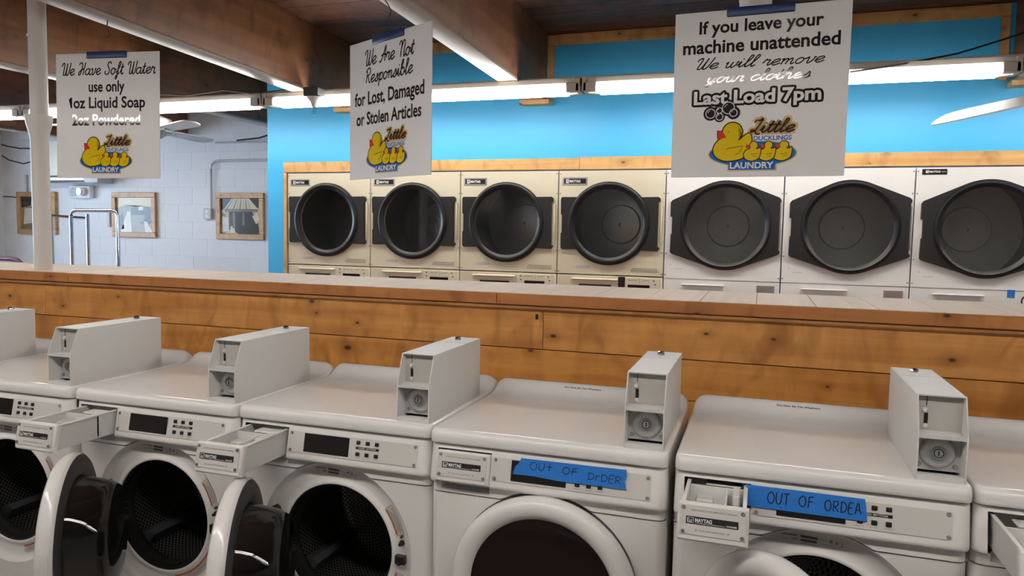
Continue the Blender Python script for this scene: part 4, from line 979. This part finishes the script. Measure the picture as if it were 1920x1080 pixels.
def m_strip(): return MB().box(-.040, .040, -.0030, -.001, -.0035, .0035).mesh('label_strip', M['black'])
def m_pprint():
    mb = MB()
    text_into(mb, 'FABRIC SETTINGS', -.030, .030, -.0016, .0034, .02, 0)
    return art_mesh(mb, 'strip_lettering', M['white_print'])
def m_bprint():
    mb = MB()
    for x, s in ((-.032, 'NORMAL'), (0, 'DELICATE'), (.032, 'PERM PRESS')): text_into(mb, s, x - .009, x + .009, .0075, .0022, 0, 0)
    for x, s in ((-.032, 'BRIGHTS'), (0, 'WOOLENS'), (.032, 'START')): text_into(mb, s, x - .009, x + .009, -.027, .0022, 0, 0)
    return art_mesh(mb, 'button_lettering', M['print'])
def m_dfront():
    pr = [(.012, .041), (-.004, .041), (-.009, .036), (-.010, -.036), (-.0085, -.045), (-.003, -.049), (.012, -.049)]
    mb = loft(pr, [-.0825 + d for d in (0, .002, .005, .009)] + [.0825 - d for d in (.009, .005, .002, 0)], lambda y, z, d: (y + (.009 - math.sqrt(max(0, .009 ** 2 - (.009 - d) ** 2)) if d < .009 and y < 0 else 0), z), x0=-.0825, x1=.0825)
    return mb.mesh('drawer_front', M['console'], 35)
def m_dplate(): return MB().prism([(-.073, -.033), (-.075, -.031), (-.075, .033), (-.073, .035), (.073, .035), (.075, .033), (.075, -.031), (.073, -.033)], -.0122, -.0095).mesh('front_plate', M['panel'], 30)
def m_dname(): return MB().box(-.061, .059, -.0136, -.0118, -.0085, .0085).mesh('nameplate', M['ink'])
def m_dprint():
    mb = MB(); text_into(mb, 'HEAVY DUTY HIGH EFFICIENCY WASHER', -.05, .055, .0225, .0035, 0, -.0126)
    return art_mesh(mb, 'plate_lettering', M['print'])
def m_dprint2():
    mb = MB(); text_into(mb, 'PULL FOR DISPENSER', -.030, .028, -.0235, .003, 0, -.0126)
    for x in (-.037, .037): flat(mb, [(x - .003, -.0205), (x + .003, -.0205), (x, -.0235)], -.0126)
    return art_mesh(mb, 'plate_lettering', M['print'])
def m_dlogo():
    mb = MB(); flat(mb, [(-.058, -.0062), (-.043, -.0062), (-.043, .0062), (-.058, .0062)], -.014)
    text_into(mb, 'MAYTAG', -.040, -.001, -.0035, .0082, .035, -.014); text_into(mb, 'WASHER', .032, .056, -.0066, .0036, .02, -.014); ribbon(mb, [(-.040, -.0060), (.030, -.0060)], .0008, -.014)
    return art_mesh(mb, 'brand_lettering', M['white_print'])
def m_demb():
    mb = MB(); script_into(mb, 'm', -.0568, -.0438, -.004, .017, .0022, -.0145); return art_mesh(mb, 'brand_emblem', M['ink'])
def m_tray():
    # open tray behind the drawer front: walls, floor, dividers (local: y from the front backwards)
    mb = MB(); a, b = -.072, .072
    mb.box(a, a + .004, .004, .30, -.045, .036, .001, 1).box(b - .004, b, .004, .30, -.045, .036, .001, 1).box(a, b, .004, .012, -.045, .036).box(a, b, .296, .30, -.045, .036)
    mb.box(a - .004, a + .006, .004, .30, .031, .037, .001, 1).box(b - .006, b + .004, .004, .30, .031, .037, .001, 1)
    mb.box(a + .004, b - .004, .012, .30, -.045, -.040)
    mb.box(.024, .028, .012, .16, -.04, .030).box(a, b, .158, .164, -.04, .032).box(-.030, .060, .19, .24, .022, .030, .003, 1).box(.040, .058, .10, .17, .0, .034, .003, 1)
    return mb.mesh('tray', M['tray'], 35)
def m_cups():
    mb = MB(); mb.box(-.068, .024, .013, .157, -.039, -.012).box(.028, .068, .013, .10, -.039, -.005).box(-.05, -.005, .10, .14, -.012, .016, .004, 1)
    return mb.mesh('tray_insert', M['tray_in'], 35)
def m_rim(): return MB().lathe([(.262, 0), (.268, -.006), (.270, -.014), (.270, -.028), (.265, -.042), (.253, -.0505), (.240, -.0525), (.226, -.049), (.215, -.042), (.209, -.034)], .262, 0, 80).mesh('door', M['enamel'], 60)
def m_window(): return MB().lathe([(.2095, -.036), (.195, -.040), (.12, -.045), (0, -.047)], .262, 0, 64).mesh('window', M['dark_glass'], 60)
def m_inner(): return MB().lathe([(.262, .0002), (.256, .005), (.205, .0055), (.196, .002), (.193, -.012), (.15, -.016), (0, -.018)], .262, 0, 72).mesh('inner_plate', M['darkgrey'], 50)
def m_bowl(): return MB().lathe([(.194, -.004), (.190, .02), (.184, .05), (.172, .09), (.158, .112), (.140, .120), (0, .122), ], .262, 0, 64).lathe([(0, .116), (.138, .114), (.153, .107), (.167, .087), (.179, .048), (.185, .02), (.189, -.004)], .262, 0, 64).mesh('glass_bowl', M['bowl_glass'], 60)
def m_handle(): return MB().prism(arc(.262, 0, .271, -22, 12, 10) + arc(.262, 0, .255, 12, -22, 10), -.044, -.010, 'XZ', .003).mesh('handle_grip', M['enamel'])
def m_latch():
    return MB().box(-.017, .017, -.012, .004, -.014, .014, .002, 1).box(-.004, .006, -.022, -.010, -.012, -.004).mesh('latch', M['black'])
def m_hinge(): return MB().prism([(-.022, -.028), (.018, -.028), (.018, .022), (.006, .032), (-.006, .032), (-.022, .012)], -.014, .006, 'XZ', .003).mesh('hinge', M['black'])
def band(a0, a1, r0, r1, y, n=14):
    return arc(BX, BZ, r1, a0, a1, n) + arc(BX, BZ, r0, a1, a0, n)
def m_lab(a0, a1):
    mb = MB(); flat(mb, band(a0, a1, .214, .243, 0), .0238); return art_mesh(mb, 'warning_label', M['label_white'])
def m_lab2(a0, a1):
    mb = MB(); flat(mb, band(a0 + 1, a1 - 1, .2155, .2205, 0), .0232); return art_mesh(mb, 'warning_stripe', M['orange_print'])
def m_lab3(a0, a1):
    mb = MB()
    for k, r in enumerate((.2245, .2285, .2325, .2365)):
        ribbon(mb, arc(BX, BZ, r, a0 + 2 + (k % 2), a1 - 2 - 2 * (k % 3), 12), .0013, .0232)
    ribbon(mb, band(a0, a1, .2145, .2425, 0), .0009, .0230, True)
    return art_mesh(mb, 'warning_lettering', M['print'])
def m_energy():
    mb = MB(); y = .0236
    flat(mb, [(.324, .803), (.365, .801), (.365, .795), (.324, .797)], y); flat(mb, [(.324, .793), (.363, .7915), (.363, .7855), (.324, .787)], y)
    ribbon(mb, [(.324, .7825), (.358, .781)], .001, y); text_into(mb, 'PROBLEMS', .283, .317, .7985, .0045, .03, y); text_into(mb, 'e', .277, .282, .7975, .006, .1, y)
    text_into(mb, 'CALL', .283, .295, .788, .003, 0, y); text_into(mb, 'LED', .302, .318, .7895, .004, .03, y)
    text_into(mb, '1-2-3', .371, .386, .795, .003, 0, y); text_into(mb, '#', .392, .400, .793, .007, .03, y); text_into(mb, '&', .407, .414, .790, .007, .03, y); text_into(mb, 'LOCK DOOR', .378, .405, .7845, .0025, 0, y); ribbon(mb, [(.423, .795), (.4235, .783)], .0014, y)
    return art_mesh(mb, 'instruction_print', M['print'])
def m_splash():
    mb = MB(); text_into(mb, 'Do Not Sit On Washers', .268, .398, 0, .0062, .02, 0); return art_mesh(mb, 'lid_lettering', M['ink'])
# coin box
XA, XB = .5738, .6818; YA, YB2, YC = .0074, .0431, .4321; ZA, ZM, ZT = .9855, 1.0975, 1.1885
def m_cbox():
    mb = MB(); side = [(YA, ZA), (YA, ZM), (YB2, ZT), (YC, ZT), (YC, ZA)]
    mb.prism(side, XA, XA + .0035, 'YZ', .0008).prism(side, XB - .0035, XB, 'YZ', .0008)
    mb.prism([(YB2, ZT), (YC, ZT), (YC, ZT - .0035), (YB2 + .001, ZT - .0035)], XA + .0036, XB - .0036, 'YZ')
    mb.box(XA + .0036, XB - .0036, YC - .003, YC, ZA, ZT - .0036)
    mb.prism([(YA, ZM), (YA + .001, ZM - .009), (YA + .062, ZM - .004), (YA + .062, ZM)], XA + .0036, XB - .0036, 'YZ')
    mb.box(XA + .0036, XB - .0036, YA, YA + .062, ZA, ZA + .003)
    mb.prism([(YA, ZA + .003), (YA, ZA + .012), (YA + .004, ZA + .013), (YA + .045, ZA + .008), (YA + .045, ZA + .003)], XA + .0036, XB - .0036, 'YZ')
    mb.box(XA, XB, .30, .304, ZT - .0004, ZT + .0008)
    return mb.mesh('coin_box', M['boxpaint'], 30)
def m_cup(): return MB().box(XA + .0036, XB - .0036, .060, .063, ZM + .0005, ZT - .0036).mesh('upper_plate', M['upper_plate'])
def m_cdark(): return MB().box(.5985, .6000, .0588, .0605, 1.158, 1.184).box(.5945, .6035, .0585, .0605, 1.114, 1.1395, .001, 1).mesh('coin_slot', M['black'])
def m_cstud(): return MB().lathe([(0, .0545), (.0045, .055), (.0065, .058), (.0065, .060)], .5955, 1.1475, 16).lathe([(0, .056), (.005, .057), (.0055, .060)], .5985, 1.1085, 16).mesh('coin_guide', M['boxpaint'])
def m_clow(): return MB().box(XA + .0036, XB - .0036, .058, .061, ZA + .013, ZM - .009).mesh('lock_plate', M['plate'])
def m_lock(): return MB().lathe([(.0405, .0578), (.0400, .054), (.036, .049), (.028, .045), (.019, .0435), (.0165, .0455), (.0155, .0435), (.0145, .040), (.0125, .040), (.012, .0425), (0, .0425)], .6285, 1.0455, 40).mesh('lock', M['lock'], 50)
def m_key(): return MB().box(.6272, .6298, .0412, .0428, 1.0395, 1.0515).lathe([(.0118, .0424), (.0105, .0415), (.0095, .0424)], .6285, 1.0455, 24).mesh('keyhole', M['black'])
def m_cbolt(): return MB().lathe([(0, .053), (.004, .0535), (.006, .057), (.006, .0578)], .5885, 1.0115, 14).mesh('bolt', M['steel'])
def m_knob(): return MB().lathe([(.0115, 0), (.0115, .004), (.009, .0105), (.007, .012), (0, .012)], 0, 0, 6, 'Z').mesh('top_lock', M['chrome'], 20)
def m_wscr(): return MB().lathe([(0, -.0025), (.002, -.0035), (.0042, -.003), (.005, 0)], n=12).mesh('screw', M['screw'])

def washer(k, dx, dy, label, drawer=0.0, door=0.0, lettering=False, group='white coin operated front loading washers in a row'):
    t = thing('washing_machine', label, 'washer', ((k - 1) * 0.7 + dx, dy, 0), 0, group)
    def P(n, fn, par=t, loc=(0, 0, 0), rot=(0, 0, 0)): return mesh_obj(n, wm(fn.__name__, fn), par, loc, rot)
    P('cabinet', m_cabinet); P('lid', m_lid)
    co = P('console', m_console); P('finger_pocket', m_pocket, co); P('dispenser_bay', m_bay, co)
    rc = P('door_recess', m_dish); P('gasket', m_gasket)
    dr = P('drum', m_drum)
    for a in (100, 220, 340):
        ar = math.radians(a)
        P('baffle', m_baffle, dr, (BX + .242 * math.cos(ar), 0, BZ + .242 * math.sin(ar)), (0, -ar - PI / 2 + PI, 0) if False else (0, PI / 2 * 3 - ar, 0))
    # control panel on the leaning console face
    yc = -.0035 - (.936 - .888) * .2
    pn = P('control_panel', m_panel, t, (.4295, yc, .888), (-T_, 0, 0))
    P('display', m_disp, pn, (-.088, 0, .002))
    for bxx in (.0245, .0565, .0885):
        for bz in (.0205, -.0145): P('button', m_btn, pn, (bxx, 0, bz))
    sp = P('label_strip', m_strip, pn, (.0565, 0, .004)); 
    P('strip_lettering', m_pprint, pn, (.0565, -.0034, .004)); P('button_lettering', m_bprint, pn, (.0565, -.0026, 0))
    for sx in (-.217, .217):
        for sz in (-.026, .027): P('screw', m_wscr, pn, (sx, -.0022, sz))
    # dispenser drawer
    dw = P('drawer', m_dfront, t, (.1145, yc - .004 - drawer, .8855), (-T_, 0, 0))
    pt = P('front_plate', m_dplate, dw); P('nameplate', m_dname, dw, (0, 0, .001)); P('plate_lettering', m_dprint, dw); P('pull_lettering', m_dprint2, dw); P('brand_lettering', m_dlogo, dw, (0, 0, .001)); P('brand_emblem', m_demb, dw, (0, 0, .001))
    for sx in (-.068, .068):
        for sz in (-.027, .029): P('screw', m_wscr, dw, (sx, -.0122, sz))
    if drawer:
        P('tray', m_tray, dw, (0, .004, .0), (T_, 0, 0)); P('tray_insert', m_cups, dw, (0, .004, .0), (T_, 0, 0))
    # coin box
    cb = P('coin_box', m_cbox)
    P('upper_plate', m_cup, cb); P('coin_slot', m_cdark, cb); P('coin_guide', m_cstud, cb); P('lock_plate', m_clow, cb); P('lock', m_lock, cb); P('keyhole', m_key, cb); P('bolt', m_cbolt, cb); P('bolt', m_cbolt, cb, (.08, 0, 0))
    P('top_lock', m_knob, cb, (.624, .365, ZT))
    # door and its fittings
    dd = P('door', m_rim, t, (.100, -.006, BZ), (0, 0, -math.radians(door)))
    P('window', m_window, dd); P('inner_plate', m_inner, dd); P('glass_bowl', m_bowl, dd); P('handle_grip', m_handle, dd)
    P('hinge', m_hinge, t, (.128, .012, .632), (0, .5, 0))
    if door:
        P('latch', m_latch, t, (.586, .020, .546)); 
        mesh_obj('latch_pin', wm('pin', lambda: MB().lathe([(0, -.014), (.005, -.013), (.006, -.004), (.009, 0), (.009, .006)], 0, 0, 14).mesh('latch_pin', M['black'])), t, (.587, .020, .596))
        mesh_obj('latch_pin', wm('pin2', lambda: MB().lathe([(0, -.006), (.004, -.005), (.005, .004)], 0, 0, 12).mesh('latch_pin', M['darkgrey'])), t, (.588, .020, .617))
        for i, (a0, a1) in enumerate(((15, 39), (-78, -16))):
            lb = mesh_obj('warning_label', wm(('l', i), lambda: m_lab(a0, a1)), t)
            mesh_obj('warning_stripe', wm(('s', i), lambda: m_lab2(a0, a1)), lb); mesh_obj('warning_lettering', wm(('t', i), lambda: m_lab3(a0, a1)), lb)
        P('instruction_print', m_energy)
    if lettering: P('lid_lettering', m_splash, t, (0, .5545, 1.0165), (-.62, 0, 0))
    return t
washer(-1, 0.0, 0.0, 'white washer cut by the left edge with only its coin box and lid corner showing', 0, 0)
washer(0, -0.002, -0.002, 'white washer at the left with an open empty drum behind the first pulled out drawer', 0.0, 120)
washer(1, 0.0035, 0.003, 'white washer with its soap drawer pulled out and the leftmost round door standing open', 0.225, 55)
washer(2, -0.0035, 0.0133, 'white washer with pulled out soap drawer and open door beside the closed taped washer', 0.21, 64)
washer(3, -0.0049, -0.0081, 'white washer with closed door closed drawer and blue tape on its panel', 0.0, 0, True)
washer(4, 0.005, -0.0063, 'white washer with half open door and long blue tape reaching its open drawer', 0.17, 46, True)
washer(5, 0.003, 0.0, 'white washer at the right edge with its soap drawer pulled out', 0.21, 0)

# strips of blue tape with handwriting
def tape(label, k, dx, dy, outline, words, marker_w):
    yc = -.0035 - (.936 - .888) * .2
    t = thing('blue_tape', label, 'tape', ((k - 1) * .7 + dx, dy + yc, .888)); t.rotation_euler = (-T_, 0, 0)
    MB().prism(outline, -.0068, -.0060).obj('strip', M['tape'], t)
    for s, x0, x1, b0, cap, rise in words:
        mb = MB(); script_into(mb, s, x0, x1, b0, cap, marker_w, -.0072, .05, HAND, rise, .06); art_obj(mb, 'handwritten_word', M['marker'], t)
tape('blue tape reading out of order across the display of the closed washer', 3, -.0049, -.0081,
     [(.290, .040), (.40, .0405), (.50, .041), (.588, .042), (.589, .020), (.585, .010), (.590, -.010), (.588, -.0105), (.50, -.010), (.40, -.0105), (.33, -.006), (.30, -.006), (.268, -.007), (.274, .016), (.282, .024)],
     [('OUt', .316, .383, .012, .021, 0), ('Of', .410, .455, .011, .019, 0), ('DrDER', .482, .578, .004, .019, -.002)], .0021)
tape('long blue tape reading out of order on the right hand washer', 4, .005, -.0063,
     [(.186, .041), (.30, .041), (.464, .0395), (.467, .020), (.470, -.0135), (.30, -.013), (.186, -.012)],
     [('OUT', .238, .292, .002, .028, 0), ('OF', .312, .350, .003, .026, 0), ('ORDEA', .372, .458, .001, .026, -.001)], .0029)
